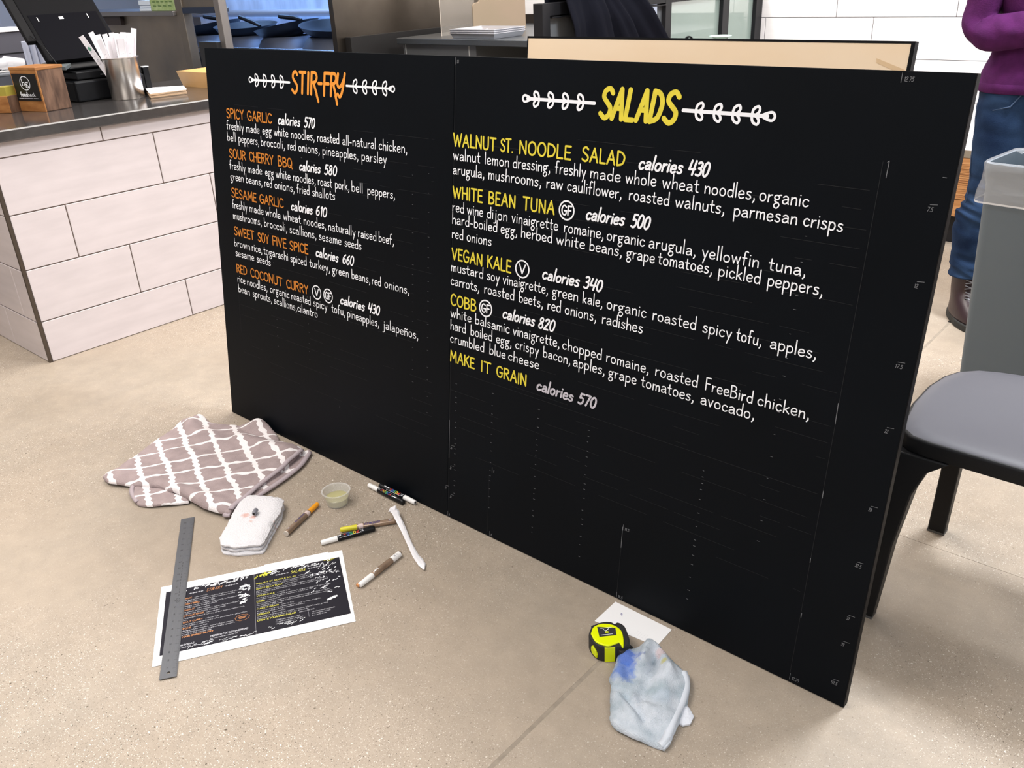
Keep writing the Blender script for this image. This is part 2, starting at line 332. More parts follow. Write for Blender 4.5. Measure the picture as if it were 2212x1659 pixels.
def ink(mb,strokes,wid,f,disc=6):
    """strokes -> flat brush marks following the surface map f(x,y); every point a hair higher than the last"""
    h=wid/2; e=1e-4
    o0=Vector(f(0,0)); 
    for p in strokes:
        q=[p[0]]
        for a in p[1:]:
            if math.hypot(a[0]-q[-1][0],a[1]-q[-1][1])>1e-6: q.append(a)
        if len(q)<2: continue
        # split at sharp corners
        runs=[]; cur=[q[0]]
        for i in range(1,len(q)):
            cur.append(q[i])
            if i<len(q)-1:
                ax,ay=q[i][0]-q[i-1][0],q[i][1]-q[i-1][1]; bx,by=q[i+1][0]-q[i][0],q[i+1][1]-q[i][1]
                if (ax*bx+ay*by)/(math.hypot(ax,ay)*math.hypot(bx,by))<.45: runs.append(cur); cur=[q[i]]
        runs.append(cur)
        for r in runs:
            n=len(r); fr=[]; 
            for i,(x,y) in enumerate(r):
                a=r[max(0,i-1)]; b=r[min(n-1,i+1)]; dx,dy=b[0]-a[0],b[1]-a[1]; l=math.hypot(dx,dy)
                if l<1e-9: dx,dy,l=1,0,1
                P0=Vector(f(x,y)); nn=(Vector(f(x+e,y))-P0).cross(Vector(f(x,y+e))-P0).normalized()
                fr.append((x,y,-dy/l,dx/l,nn))
            vs=[]; fs=[]
            for (x,y,nx,ny,nn) in fr:
                mb.lift=getattr(mb,'lift',0)+1.1e-6
                if mb.lift>1.6e-4: mb.lift=0
                for s in (1,-1): vs.append(Vector(f(x+nx*h*s,y+ny*h*s))+nn*mb.lift)
            for i in range(n-1): fs.append((2*i,2*i+1,2*i+3,2*i+2))
            if disc:
                k=max(3,disc//2)
                for (x,y,nx,ny,nn),base,sg in ((fr[0],0,-1),(fr[-1],2*(n-1),1)):
                    tx,ty=ny*sg,-nx*sg; ids=[base]
                    for m in range(1,k):
                        t=PI*m/k; ids.append(len(vs)); vs.append(Vector(f(x+h*(nx*math.cos(t)+tx*math.sin(t)),y+h*(ny*math.cos(t)+ty*math.sin(t))))+nn*mb.lift)
                    ids.append(base+1); fs.append(tuple(ids))
            mb.add(vs,fs)
def inked(name,strokes,wid,f,m,parent,disc=6,label=None):
    mb=MB(); ink(mb,strokes,wid,f,disc); me=bpy.data.meshes.new(name); me.from_pydata(mb.v,[],mb.f); me.materials.append(m)
    o=bpy.data.objects.new(name,me); link(o,parent)
    if label: o['label']=label
    return o
def inside(x,y,poly):
    c=False; j=len(poly)-1
    for i in range(len(poly)):
        xi,yi=poly[i]; xj,yj=poly[j]
        if (yi>y)!=(yj>y) and x<(xj-xi)*(y-yi)/(yj-yi)+xi: c=not c
        j=i
    return c
def nearest(x,y,poly):
    best=None
    for i in range(len(poly)):
        ax,ay=poly[i]; bx,by=poly[(i+1)%len(poly)]; dx,dy=bx-ax,by-ay; l=dx*dx+dy*dy
        t=0 if l==0 else max(0,min(1,((x-ax)*dx+(y-ay)*dy)/l)); qx,qy=ax+t*dx,ay+t*dy; d=math.hypot(x-qx,y-qy)
        if best is None or d<best[0]: best=(d,qx,qy)
    return best
def cloth(mb,poly,cell,hf,th,z0=0.0,edge=.006,fray=0):
    """a draped sheet: grid clipped to an outline, rounded edges, hf(x,y) = height of its folds"""
    xs=[p[0] for p in poly]; ys=[p[1] for p in poly]; nx=int((max(xs)-min(xs))/cell)+2; ny=int((max(ys)-min(ys))/cell)+2
    X0,Y0=min(xs)-cell/2,min(ys)-cell/2; cells=[(i,j) for i in range(nx) for j in range(ny) if inside(X0+(i+.5)*cell,Y0+(j+.5)*cell,poly)]
    vid={}; vs=[]; fs=[]
    def vx(i,j):
        if (i,j) not in vid: vid[(i,j)]=len(vs); vs.append([X0+i*cell,Y0+j*cell,0])
        return vid[(i,j)]
    for i,j in cells: fs.append((vx(i,j),vx(i+1,j),vx(i+1,j+1),vx(i,j+1)))
    ec={}
    for f in fs:
        for a,b in zip(f,f[1:]+f[:1]): ec[(a,b)]=1
    bd=[(a,b) for (a,b) in ec if (b,a) not in ec]; bset={a for e in bd for a in e}
    for i,v in enumerate(vs):
        d,qx,qy=nearest(v[0],v[1],poly)
        if i in bset:
            v[0],v[1]=qx+random.uniform(-fray,fray),qy+random.uniform(-fray,fray); d=0
        v[2]=z0+hf(v[0],v[1])+th*(.35+.65*math.sqrt(max(0,1-(1-min(1,d/edge))**2)))
    n=len(vs); bl=sorted(bset); m={b:n+k for k,b in enumerate(bl)}
    for b in bl: vs.append([vs[b][0],vs[b][1],z0+hf(vs[b][0],vs[b][1])*.6])
    for a,b in bd: fs.append((b,a,m[a],m[b]))
    mb.add(vs,fs)
MENU=[
('or',0.9458,[('SPICY',0.091,0.182),('GARLIC',0.196,0.317)]),
('cal',0.9456,[('calories',0.341,0.446),('570',0.457,0.509)]),
('ing',0.9142,[('freshly',0.088,0.176),('made',0.187,0.254),('egg',0.267,0.311),('white',0.321,0.388),('noodles,',0.399,0.503),('roasted',0.513,0.605),('all-natural',0.616,0.746),('chicken,',0.756,0.859)]),
('ing',0.8822,[('bell',0.087,0.133),('peppers,',0.145,0.249),('broccoli,',0.256,0.37),('red',0.382,0.419),('onions,',0.43,0.523),('pineapples,',0.533,0.679),('parsley',0.69,0.785)]),
('or',0.8336,[('SOUR',0.091,0.179),('CHERRY',0.194,0.314),('BBQ',0.332,0.401)]),
('cal',0.8319,[('calories',0.428,0.526),('580',0.536,0.594)]),
('ing',0.8011,[('freshly',0.089,0.172),('made',0.183,0.255),('egg',0.269,0.311),('white',0.32,0.389),('noodles,',0.4,0.501),('roast',0.509,0.57),('pork,',0.581,0.641),('bell',0.648,0.694),('peppers,',0.71,0.815)]),
('ing',0.7698,[('green',0.089,0.16),('beans,',0.17,0.253),('red',0.262,0.3),('onions,',0.311,0.405),('fried',0.414,0.472),('shallots',0.483,0.581)]),
('or',0.7192,[('SESAME',0.088,0.22),('GARLIC',0.233,0.351)]),
('cal',0.719,[('calories',0.382,0.485),('610',0.493,0.547)]),
('ing',0.687,[('freshly',0.089,0.168),('made',0.179,0.251),('whole',0.26,0.333),('wheat',0.345,0.428),('noodes,',0.439,0.539),('naturally',0.547,0.661),('raised',0.67,0.743),('beef,',0.751,0.81)]),
('ing',0.6541,[('mushrooms,',0.089,0.238),('broccoli,',0.249,0.362),('scallions,',0.372,0.495),('sesame',0.505,0.602),('seeds',0.614,0.684)]),
('or',0.6052,[('SWEET',0.088,0.196),('SOY',0.212,0.271),('FIVE',0.285,0.356),('SPICE',0.368,0.456)]),
('cal',0.6054,[('calories',0.486,0.59),('660',0.601,0.654)]),
('ing',0.5713,[('brown',0.085,0.17),('rice,',0.178,0.232),('togarashi',0.238,0.36),('spiced',0.369,0.446),('turkey,',0.458,0.55),('green',0.558,0.63),('beans,',0.64,0.717),('red',0.722,0.759),('onions,',0.771,0.866)]),
('ing',0.541,[('sesame',0.088,0.188),('seeds',0.2,0.272)]),
('or',0.4894,[('RED',0.087,0.146),('COCONUT',0.162,0.326),('CURRY',0.343,0.449)]),
('cal',0.4913,[('calories',0.587,0.695),('430',0.702,0.755)]),
('ing',0.46,[('rice',0.089,0.132),('noodles,',0.141,0.248),('organic',0.26,0.357),('roasted',0.365,0.457),('spicy',0.468,0.532),('tofu,',0.55,0.61),('pineapples,',0.618,0.75),('jalapeños,',0.764,0.899)]),
('ing',0.4289,[('bean',0.09,0.153),('sprouts,',0.167,0.268),('scallions,',0.277,0.39),('cilantro',0.392,0.487)]),
('ye',0.9444,[('WALNUT',1.009,1.141),('ST.',1.151,1.19),('NOODLE',1.204,1.345),('SALAD',1.369,1.475)]),
('cal',0.9427,[('calories',1.503,1.605),('430',1.61,1.659)]),
('ing',0.914,[('walnut',1.01,1.095),('lemon',1.107,1.18),('dressing,',1.189,1.293),('freshly',1.304,1.384),('made',1.393,1.468),('whole',1.478,1.549),('wheat',1.561,1.64),('noodles,',1.65,1.752),('organic',1.758,1.849)]),
('ing',0.8822,[('arugula,',1.01,1.109),('mushrooms,',1.119,1.271),('raw',1.283,1.328),('cauliflower,',1.338,1.474),('roasted',1.489,1.581),('walnuts,',1.593,1.697),('parmesan',1.713,1.834),('crisps',1.843,1.913)]),
('ye',0.8285,[('WHITE',1.01,1.106),('BEAN',1.121,1.203),('TUNA',1.221,1.311)]),
('cal',0.8304,[('calories',1.388,1.488),('500',1.497,1.546)]),
('ing',0.7974,[('red',1.01,1.049),('wine',1.057,1.108),('dijon',1.118,1.181),('vinaigrette',1.192,1.322),('romaine,',1.336,1.439),('organic',1.445,1.536),('arugula,',1.544,1.649),('yellowfin',1.66,1.776),('tuna,',1.793,1.863)]),
('ing',0.7694,[('hard-boiled',1.01,1.152),('egg,',1.161,1.211),('herbed',1.22,1.308),('white',1.318,1.394),('beans,',1.404,1.486),('grape',1.495,1.562),('tomatoes,',1.568,1.687),('pickled',1.698,1.783),('peppers,',1.795,1.898)]),
('ing',0.7359,[('red',1.01,1.048),('onions',1.058,1.136)]),
('ye',0.685,[('VEGAN',1.01,1.111),('KALE',1.123,1.198)]),
('cal',0.6876,[('calories',1.283,1.389),('340',1.394,1.447)]),
('ing',0.6569,[('mustard',1.009,1.114),('soy',1.124,1.164),('vinaigrette,',1.173,1.305),('green',1.315,1.386),('kale,',1.396,1.449),('organic',1.458,1.555),('roasted',1.568,1.667),('spicy',1.68,1.742),('tofu,',1.75,1.802),('apples,',1.817,1.905)]),
('ing',0.6237,[('carrots,',1.009,1.103),('roasted',1.117,1.21),('beets,',1.222,1.293),('red',1.304,1.342),('onions,',1.352,1.436),('radishes',1.449,1.55)]),
('ye',0.574,[('COBB',1.009,1.096)]),
('cal',0.5762,[('calories',1.174,1.275),('820',1.279,1.331)]),
('ing',0.5444,[('white',1.01,1.08),('balsamic',1.091,1.2),('vinaigrette,',1.209,1.345),('chopped',1.351,1.457),('romaine,',1.467,1.574),('roasted',1.587,1.685),('FreeBird',1.7,1.801),('chicken,',1.809,1.911)]),
('ing',0.5134,[('hard',1.01,1.063),('boiled',1.077,1.148),('egg,',1.159,1.208),('crispy',1.218,1.288),('bacon,',1.299,1.377),('apples,',1.383,1.468),('grape',1.476,1.547),('tomatoes,',1.557,1.681),('avocado,',1.694,1.809)]),
('ing',0.4809,[('crumbled',1.01,1.124),('blue',1.139,1.191),('cheese',1.198,1.291)]),
('ye',0.431,[('MAKE',1.01,1.095),('IT',1.113,1.148),('GRAIN',1.163,1.258)]),
('calg',0.4311,[('calories',1.284,1.393),('570',1.401,1.454)]),
]
# ================================================================ SETTING
def struct(mb,name,m,parent=None,**k):
    o=mb.build(name,m,parent,**k)
    if not parent: o['kind']='structure'
    return o
mb=MB()
JX=-.7955; JY=1.907
for x0,x1 in ((-9,JX-.0045),(JX+.0045,4)):
    for y0,y1 in ((-4,JY-.0006),(JY+.0006,5.2)): mb.box(x0,x1,y0,y1,-.08,0)
floor=struct(mb,'floor',nodes_floor())
M_joint=mat('joint_filler',(.27,.228,.18),.8,var=.15,vs=40,bump=.2,bs=100)
MB().box(JX-.0045,JX+.0045,-4,5.2,-.05,-.0003).box(-9,4,JY-.0005,JY+.0005,-.05,-.0006).build('floor_joint',M_joint,floor)
M_hole=mat('dark_hole',(.01,.008,.006),.9)
MB().lathe([(.0085,.0),(.0085,.0006)],14,c=(-.798,3.392)).build('anchor_plug',M_hole,floor)
M_paint=mat('painted_wall',(.62,.61,.60),.7)
M_ceil=mat('ceiling_paint',(.72,.72,.72),.8)
struct(MB().box(-9,4,-4,5.2,3.25,3.33),'ceiling',M_ceil)
struct(MB().box(-9,4,-4.1,-4,0,3.25),'wall_front',M_paint)
struct(MB().box(3.9,4,-4,5.2,0,3.25),'wall_right',M_paint)
struct(MB().box(-9.1,-9,-4,5.2,0,3.25),'wall_left',mat('pale_kitchen_wall',(.55,.55,.57),.5))
# tiled back wall: 8 x 24 inch tiles, one third offset
WY=4.96
wall=struct(MB().box(-9,4,WY+.007,WY+.2,0,3.25),'wall_back',M_groutw)
def tmesh(name,w_,d_,h_,m,bev=.0012):
    me=bpy.data.meshes.new(name); mb=MB(); mb.box(0,w_,0,d_,0,h_); me.from_pydata(mb.v,[],mb.f); me.materials.append(m)
    bm=bmesh.new(); bm.from_mesh(me); bmesh.ops.bevel(bm,geom=bm.edges,offset=bev,segments=1,affect='EDGES'); bmesh.ops.recalc_face_normals(bm,faces=bm.faces); bm.to_mesh(me); bm.free(); return me
tw=tmesh('tile',.606,.007,.2,M_tilew)
tws={}
for r in range(-1,12):
    z=.773+.2032*(r-3); zb=max(0,z); h_=z+.2-zb
    if h_<.02: continue
    off=(-1.803-.2035*(r-3))%.6096
    x=-4.3-((-4.3-off)%.6096)
    while x<3.9:
        if h_>.19: me=tw
        else:
            if 'b' not in tws: tws['b']=tmesh('tile',.606,.007,h_,M_tilew)
            me=tws['b']
        o=bpy.data.objects.new('tile',me); o.location=(x+.0018,WY,zb+.0016); link(o,wall)
        x+=.6096
# ---- service counter
cnt=thing('service_counter','white tiled service counter base at the left with brown corner trim','counter',(-3.391,1.0903,0))
MB().box(-.85,-.006,.006,2.45,0,.829).build('counter_core',M_grout,cnt)
MB().box(-.011,.0012,-.0012,.011,0,.829).build('corner_trim',M_bronze,cnt,bevel=.001)
rows=[(0,.1638,.614),(.1638,.3677,.4147),(.3677,.5725,.2122),(.5725,.7728,.6126),(.7728,.829,.412)]
cache={}
def put_tile(w_,h_,loc,rz):
    k=(round(w_,3),round(h_,3))
    if k not in cache: cache[k]=tmesh('tile',w_-.0045,.006,h_-.0042,M_tile)
    o=bpy.data.objects.new('tile',cache[k]); o.location=loc; o.rotation_euler=(0,0,rz); link(o,cnt)
for z0,z1,u0 in rows:
    us=[.011,u0]; 
    while us[-1]<2.4: us.append(us[-1]+.6096)
    us[-1]=2.45
    for a,b in zip(us[:-1],us[1:]):
        # local +X of the tile runs along +Y of the counter, depth towards -X
        put_tile(b-a,z1-z0,(0,a+.002,z0+.0022),PI/2)
for (z0,z1,_),u0 in zip(rows,(.323,.121,.528,.325,.121)):
    us=[.011,u0]
    while us[-1]<.8: us.append(us[-1]+.6096)
    us[-1]=.85
    for a,b in zip(us[:-1],us[1:]): put_tile(b-a,z1-z0,(-b+.002,0,z0+.0022),0)
single(MB().box(-.9,0,0,2.55,0,.040),'countertop',[M_slab],'dark polished countertop with a bright edge lying on the white tiled counter','countertop',(-3.36,1.045,.8285),bevel=.0045,seg=1)
# ---- bench along the tiled wall
bench=thing('wall_bench','pale topped bench with brown layered wood front and black plinth beside the tiled wall','bench',(-2.3,4.394,0))
MB().box(0,6,.05,.56,0,.138).build('plinth',M_blackm,bench)
MB().box(0,6,-.0,.566,.414,.447).build('bench_edge',mat('taupe_edge',(.21,.175,.13),.5),bench)
MB().box(0,6,-.0,.566,.447,.449).build('bench_top',mat('pale_laminate',(.70,.66,.67),.45),bench)
MB().box(0,6,.03,.56,.138,.414).build('bench_core',mat('dark_gap',(.05,.02,.008),.8),bench)
M_slat=wood_mat('layered_wood',(.36,.155,.05),(.50,.25,.10),(1,1,14),6,.55)
M_slat2=wood_mat('layered_wood_dark',(.26,.10,.035),(.42,.19,.07),(1,1,14),6,.55)
sl=[(.384,.412)]+[(.347+i*.0074,.3533+i*.0074) for i in range(5)]+[(.336,.3405),(.3415,.3455)]+[(.299+i*.0093,.3068+i*.0093) for i in range(4)]+[(.2205+i*.0097,.229+i*.0097) for i in range(8)]+[(.1385,.217)]
for i,(a,b) in enumerate(sl):
    o=MB().box(0,6,random.uniform(0,.004)+.002,.03,a,b).build('slat',M_slat if random.random()<.6 else M_slat2,bench)
# ================================================================ BLACKBOARD
TL_=math.radians(7.458)
board=thing('menu_blackboard','large black menu board hand lettered with stir-fry and salads, standing tilted on the floor','menu board',(-2.4291,1.2823,.0022),math.radians(.2))
B=frame((0,0,0),(1,0,0),(0,math.sin(TL_),math.cos(TL_)))
bf=lambda x,y: tuple(B@Vector((x,y,.0006)))
bf2=lambda x,y: tuple(B@Vector((x,y,.0004)))
W_,H_=2.0659,1.135
MB().box(0,1.0092,0,H_,-.018,0,B).build('panel',M_board,board,bevel=.0007)
MB().box(1.0100,W_,0,H_,-.018,0,B).build('panel',M_board,board,bevel=.0007)
MB().box(W_,W_+.0015,0,H_,-.0185,.0002,B).build('edge_band',M_edge,board,bevel=.0004)
for x in (.4,1.6): MB().box(x,x+.06,.05,H_-.05,-.05,-.0181,B).build('back_batten',M_edge,board)
STY={'or':(M_orange2,.0025,.0039,0,'menu_heading','orange hand lettered heading '),'ye':(M_yellow,.0026,.0040,0,'menu_heading','yellow hand lettered heading '),
 'cal':(M_white,.0027,.0052,.22,'calorie_count','bold slanted white lettering '),'calg':(M_grey,.0027,.0046,.22,'calorie_count','faded slanted white lettering '),
 'ing':(M_white,.00252,.00235,0,'ingredient_line',None)}
for k,v,ws in MENU:
    m,unit,wid,sla,nm,lb=STY[k]; st=[]
    for wtxt,a,b in ws:
        if k=='ing' and a>1: wd=.0030
        st+=word_strokes(wtxt,a+wid*.55,b-wid*.55,v+wid*.3,unit,sla,jit=.18,k=3,gap=1.25 if k!='or' else 1.0)
    st=[[p for p in s_] for s_ in st]
    if k=='cal' :  # bold strokes were gone over twice
        wid=.0042
    if k in('or','ye'):
        for wtxt,a,b in ws: inked(nm,word_strokes(wtxt,a+wid*.55,b-wid*.55,v+wid*.3,unit,sla,jit=.18,k=3,gap=1.25 if k!='or' else 1.0),wid,bf,m,board,label=lb+wtxt)
    else: inked(nm,st,wid,bf,m,board,label=(lb+' '.join(w_[0] for w_ in ws)) if lb else None)
def title(name,txt,x0,x1,y,unit,wid,m,sla,label):
    st=word_strokes(txt,x0+wid/2,x1-wid/2,y+wid/2,unit,sla,jit=.1,k=5,gap=1.7)
    return st
st=word_strokes('STI',.413,.4865,1.031,.0053,.10,jit=.08,k=5,gap=1.9)
st+=word_strokes('R',.493,.522,1.031,.0053,.10,k=5); st.append([(.5175,1.031),(.522,1.021),(.5245,1.014)])
st+=[[(.527,1.0585),(.540,1.0585)]]
st+=word_strokes('F',.546,.572,1.031,.0053,.10,k=5)+word_strokes('R',.574,.600,1.031,.0053,.10,k=5); st.append([(.5945,1.031),(.598,1.021),(.600,1.012)])
st+=[catmull([(.607,1.084),(.603,1.062),(.609,1.053),(.619,1.058),(.628,1.071)],5),catmull([(.633,1.085),(.627,1.06),(.619,1.038),(.611,1.030),(.603,1.036)],5)]
inked('menu_title',st,.0080,bf,M_orange,board,disc=10,label='large orange title STIR-FRY')
st=[]
xs=[1.406,1.435,1.4645,1.4905,1.519,1.549]; wx=[.027,.027,.022,.027,.026,.029]
for ch,x,ww in zip('SALADS',xs,wx): st+=word_strokes(ch,x,x+ww,1.0315,.0054,.14,k=6)
inked('menu_title',st,.0098,bf,M_yellow,board,disc=10,label='large yellow title SALADS')
def garland(x0,x1,y,flip,leaf,loop,wst,wlf,slope=0):
    """stem, four pairs of leaves and an end loop"""
    L=x1-x0; st=[[(x0+loop*1.6,y),(x1,y+slope)]] if not flip else [[(x0,y),(x1-loop*1.6,y+slope)]]
    lf=[]; d=1 if flip else -1
    for i in range(4):
        cx=(x0+.165*L+i*.205*L) if flip else (x1-.165*L-i*.205*L); cx+=0.0
        for s in (1,-1):
            p=[(cx,y),(cx+d*leaf*.15,y+s*leaf*.75),(cx+d*leaf*.75,y+s*leaf*1.05),(cx+d*leaf*.95,y+s*leaf*.6),(cx+d*leaf*.55,y+s*leaf*.12),(cx,y)]
            lf.append(catmull([(a-d*leaf*.2,b) for a,b in p],4))
    e=x0 if not flip else x1
    lf.append(catmull([(e-d*loop*2.7,y),(e-d*loop*1.5,y+loop*.62),(e-d*.5*loop,y+loop*.75),(e,y),(e-d*.5*loop,y-loop*.75),(e-d*loop*1.5,y-loop*.62),(e-d*loop*2.7,y)],4))
    mb=MB(); ink(mb,st,wst,bf,10); ink(mb,lf,wlf,bf,8)
    me=bpy.data.meshes.new('leaf_garland'); me.from_pydata(mb.v,[],mb.f); me.materials.append(M_white); link(bpy.data.objects.new('leaf_garland',me),board)
garland(.2175,.404,1.0558,False,.0150,.0078,.0058,.0040)
garland(.6381,.8151,1.0575,True,.0150,.0078,.0050,.0040)
garland(1.2099,1.3927,1.057,False,.0140,.0080,.0066,.0048)
garland(1.5901,1.767,1.0555,True,.0140,.0085,.0066,.0048)
def symbol(x,y,txt,r=.0190):
    st=[[(x+r*math.cos(2*PI*i/22),y+r*math.sin(2*PI*i/22)) for i in range(23)]]
    if txt=='V': st+=word_strokes('V',x-.0085,x+.0085,y-.010,.0020)
    else: st+=word_strokes('GF',x-.0125,x+.0125,y-.0095,.0019)
    inked('diet_symbol',st,.0034,bf,M_white,board,label='white circled '+('letter V' if txt=='V' else 'letters GF'))
for x,y,t in ((.486,.503,'V'),(.5371,.503,'GF'),(1.3408,.8428,'GF'),(1.229,.6997,'V'),(1.1238,.5884,'GF')): symbol(x,y,t)
# pencil measuring marks, guide lines and smudges
pm=MB()
def note(t,x,y,u=.00072,dash='h',wid=.0008):
    st=word_strokes(t,x,x+.0052*len(t)*u/.0013,y,u,.15)
    if dash=='h': st.append([(x+.003,y+.0102),(x+.014,y+.0112)])
    if dash=='v': st.append([(x-.004,y-.002),(x-.004,y+.012)])
    ink(pm,st,wid,bf,4)
for t,v in (('7.5',.9325),('12',.812),('17.5',.676),('22',.5605),('28',.411),('32.5',.297),('37',.186),('39',.129),('42.5',.041)): note(t,2.036 if len(t)>2 else 2.040,v)
note('12.75',1.966,1.120,dash='v'); note('18',1.0175,1.120,dash='v'); note('12.75',1.9625,.008,dash='v'); note('8',1.166,.182,dash='v'); note('8',1.165,.004,dash='v'); note('18.5',1.552,.176,dash='v'); note('18.5',1.552,.004,dash='v')
note('26',1.018,.197); note('32',1.017,.14); note('37',1.000,.078); note('38',1.019,.058); note('0',1.0165,.004,dash='v'); note('3',.572,.181,dash='')
ink(pm,[[(2.049,.985),(2.055,.985)],[(1.9665,1.002),(1.966,.975)],[(1.9665,1.002),(1.964,.999)]],.0011,bf,0)
ink(pm,[[(1.5465,.182),(1.5475,.13)],[(1.0135,.275),(1.0135,.17)],[(1.956,.59),(1.957,.55)],[(1.957,.28),(1.9575,.27)],[(1.958,.42),(1.958,.405)],[(1.959,.16),(1.9592,.15)]],.0011,bf,0)
for x in (1.153,1.294,1.4355,1.718,1.032):
    v=.40
    while v>.08:
        v-=random.choice((.014,.022,.031)); ink(pm,[[(x,v),(x+random.uniform(.003,.006),v)]],.0011,bf,0)
for x in (.285,.44,.875,.93,1.85):
    v=.9
    while v>.30:
        v-=random.choice((.025,.034,.045)); ink(pm,[[(x,v),(x+random.uniform(.003,.006),v)]],.0008,bf,0)
me=bpy.data.meshes.new('pencil_marks'); me.from_pydata(pm.v,[],pm.f); me.materials.append(M_pencil); o=link(bpy.data.objects.new('pencil_marks',me),board); o['label']='faint pencilled measurements and ticks'; o['kind']='stuff'
gl=MB()
for i in range(26):
    v=.985-.0315*i if i<18 else .42-.031*(i-18)
    for (a,b) in ((.09,.95),(1.01,1.95)):
        x=a+random.uniform(0,.1)
        while x<b:
            l=random.uniform(.03,.18)
            if random.random()<.55: ink(gl,[[(x,v+random.uniform(-.001,.001)),(min(b,x+l),v)]],.0008,bf2,0)
            x+=l+random.uniform(.01,.08)
ink(gl,[[(1.05,.410),(1.95,.4105)],[(1.0135,.05),(1.0135,1.12)],[(1.9575,.02),(1.957,1.0)],[(.09,.30),(.09,.42)],[(1.153,.17),(1.153,.01)],[(1.5475,.17),(1.5475,.01)]],.0009,bf2,0)
me=bpy.data.meshes.new('guide_lines'); me.from_pydata(gl.v,[],gl.f); me.materials.append(M_faint); o=link(bpy.data.objects.new('guide_lines',me),board); o['label']='barely visible ruled guide lines'; o['kind']='stuff'
# ---- second board, plywood back towards us
b2=thing('plywood_board','bare pale plywood back of a black edged board standing behind the lettered board','board',(-1.560,1.690,.0025))
t2=math.radians(8); B2=frame((0,0,0),(1,0,0),(0,math.sin(t2),math.cos(t2)))
M_ply=wood_mat('birch_plywood',(.93,.70,.47),(.97,.78,.57),(.6,6,1.2),3,.5,.03)
MB().box(.003,.9665,.012,1.1375,-.018,0,B2).build('plywood_sheet',M_ply,b2)
fr=MB(); fr.box(0,.974,1.1375,1.1420,-.019,.001,B2).box(0,.003,0,1.1375,-.019,.001,B2).box(.9665,.974,0,1.1375,-.019,.001,B2).box(0,.974,0,.012,-.019,.001,B2)
fr.build('edge_frame',M_edge,b2)
M_tape=mat('dried_tape_mark',(.76,.54,.32),.6)
mt=MB(); q=[(.905,1.110),(.907,1.101),(.9635,1.080),(.9635,1.090)]; mt.add([tuple(B2@Vector((x,y,.0006))) for x,y in q],[(0,1,2,3)]); mt.build('tape_mark',M_tape,b2,label='faint tan strip of old tape')
# ================================================================ GREY BIN, CHAIR
def rrect(w_,d_,r,n=5):
    out=[]
    for cx,cy,a0 in ((w_-r,d_-r,0),(r,d_-r,90),(r,r,180),(w_-r,r,270)):
        for i in range(n+1):
            a=math.radians(a0+90*i/n); out.append((cx+r*math.cos(a),cy+r*math.sin(a)))
    return out
def ringloft(mb,levels,capb=True,capt=False):
    """levels: (outline list, z)"""
    n=len(levels[0][0]); vs=[(x,y,z) for pl,z in levels for x,y in pl]; fs=[]
    for i in range(len(levels)-1):
        for k in range(n): a=i*n+k;b=i*n+(k+1)%n; fs.append((a,b,b+n,a+n))
    if capb: fs.append(tuple(reversed(range(n))))
    if capt: m=(len(levels)-1)*n; fs.append(tuple(range(m,m+n)))
    mb.add(vs,fs)
def rr(w_,d_,r,inset): return [(x+inset,y+inset) for x,y in rrect(w_-2*inset,d_-2*inset,max(.004,r-inset*.3))]
binn=thing('waste_bin','slim grey plastic bin with a clear bag turned over its rim','bin',(-.611,2.634,0),math.radians(-7))
BW,BD=.51,.24
mb=MB(); ringloft(mb,[(rr(BW,BD,.03,.036),0),(rr(BW,BD,.03,.034),.02),(rr(BW,BD,.03,.006),.70),(rr(BW,BD,.03,.0),.72),(rr(BW,BD,.03,.0),.757),(rr(BW,BD,.03,.006),.757),(rr(BW,BD,.03,.012),.70),(rr(BW,BD,.03,.040),.03)],True,True)
mb.build('bin_body',M_greyp,binn,smooth=True,ang=50)
M_bag=mat('clear_bin_bag',(.74,.76,.80),.25,alpha=.20,spec=.8,bump=.9,bs=9,stretch=(1,1,5))
def wav(pl,a,f): 
    n=len(pl); cx=BW/2; cy=BD/2; out=[]
    for i,(x,y) in enumerate(pl):
        d=math.hypot(x-cx,y-cy); k=a*math.sin(f*i+1.3)+a*.5*math.sin(2.7*f*i); out.append((x+(x-cx)/d*k,y+(y-cy)/d*k))
    return out
def dense(pl,k=6):
    out=[]
    for i in range(len(pl)):
        a,b=pl[i],pl[(i+1)%len(pl)]; L=math.hypot(b[0]-a[0],b[1]-a[1]); m=max(1,int(L/.014))
        out+= [(a[0]+(b[0]-a[0])*j/m,a[1]+(b[1]-a[1])*j/m) for j in range(m)]
    return out
base=dense(rrect(BW,BD,.03))
def off(pl,d_,a=0,f=1.):
    cx,cy=BW/2,BD/2; out=[]
    for i,(x,y) in enumerate(pl):
        sx=1+d_/cx; sy=1+d_/cy; k=a*math.sin(f*i)+a*.6*math.sin(f*2.3*i+1); out.append((cx+(x-cx)*(sx+k),cy+(y-cy)*(sy+k)))
    return out
lv=[(off(base,-.03,.012,.9),.30),(off(base,-.018,.010,.9),.55),(off(base,-.010,.004,.8),.70),(off(base,-.006),.757),(off(base,.001),.7625),(off(base,.005),.757),(off(base,.0035,.001,.8),.735),(off(base,.0045,.003,1.1),.71),(off(base,.008,.003,.7),.69),(off(base,.011,.002,.9),.672),(off(base,.0115,.002,.9),.655)]
mb=MB(); ringloft(mb,lv,False,False); mb.build('bin_bag',M_bag,binn,smooth=True,ang=180)
mb=MB(); ringloft(mb,[(off(base,.0115,.002,.9),.651),(off(base,.0118,.002,.9),.656)],False); mb.build('bag_hem',mat('bag_hem_plastic',(.80,.82,.86),.3,alpha=.6),binn)
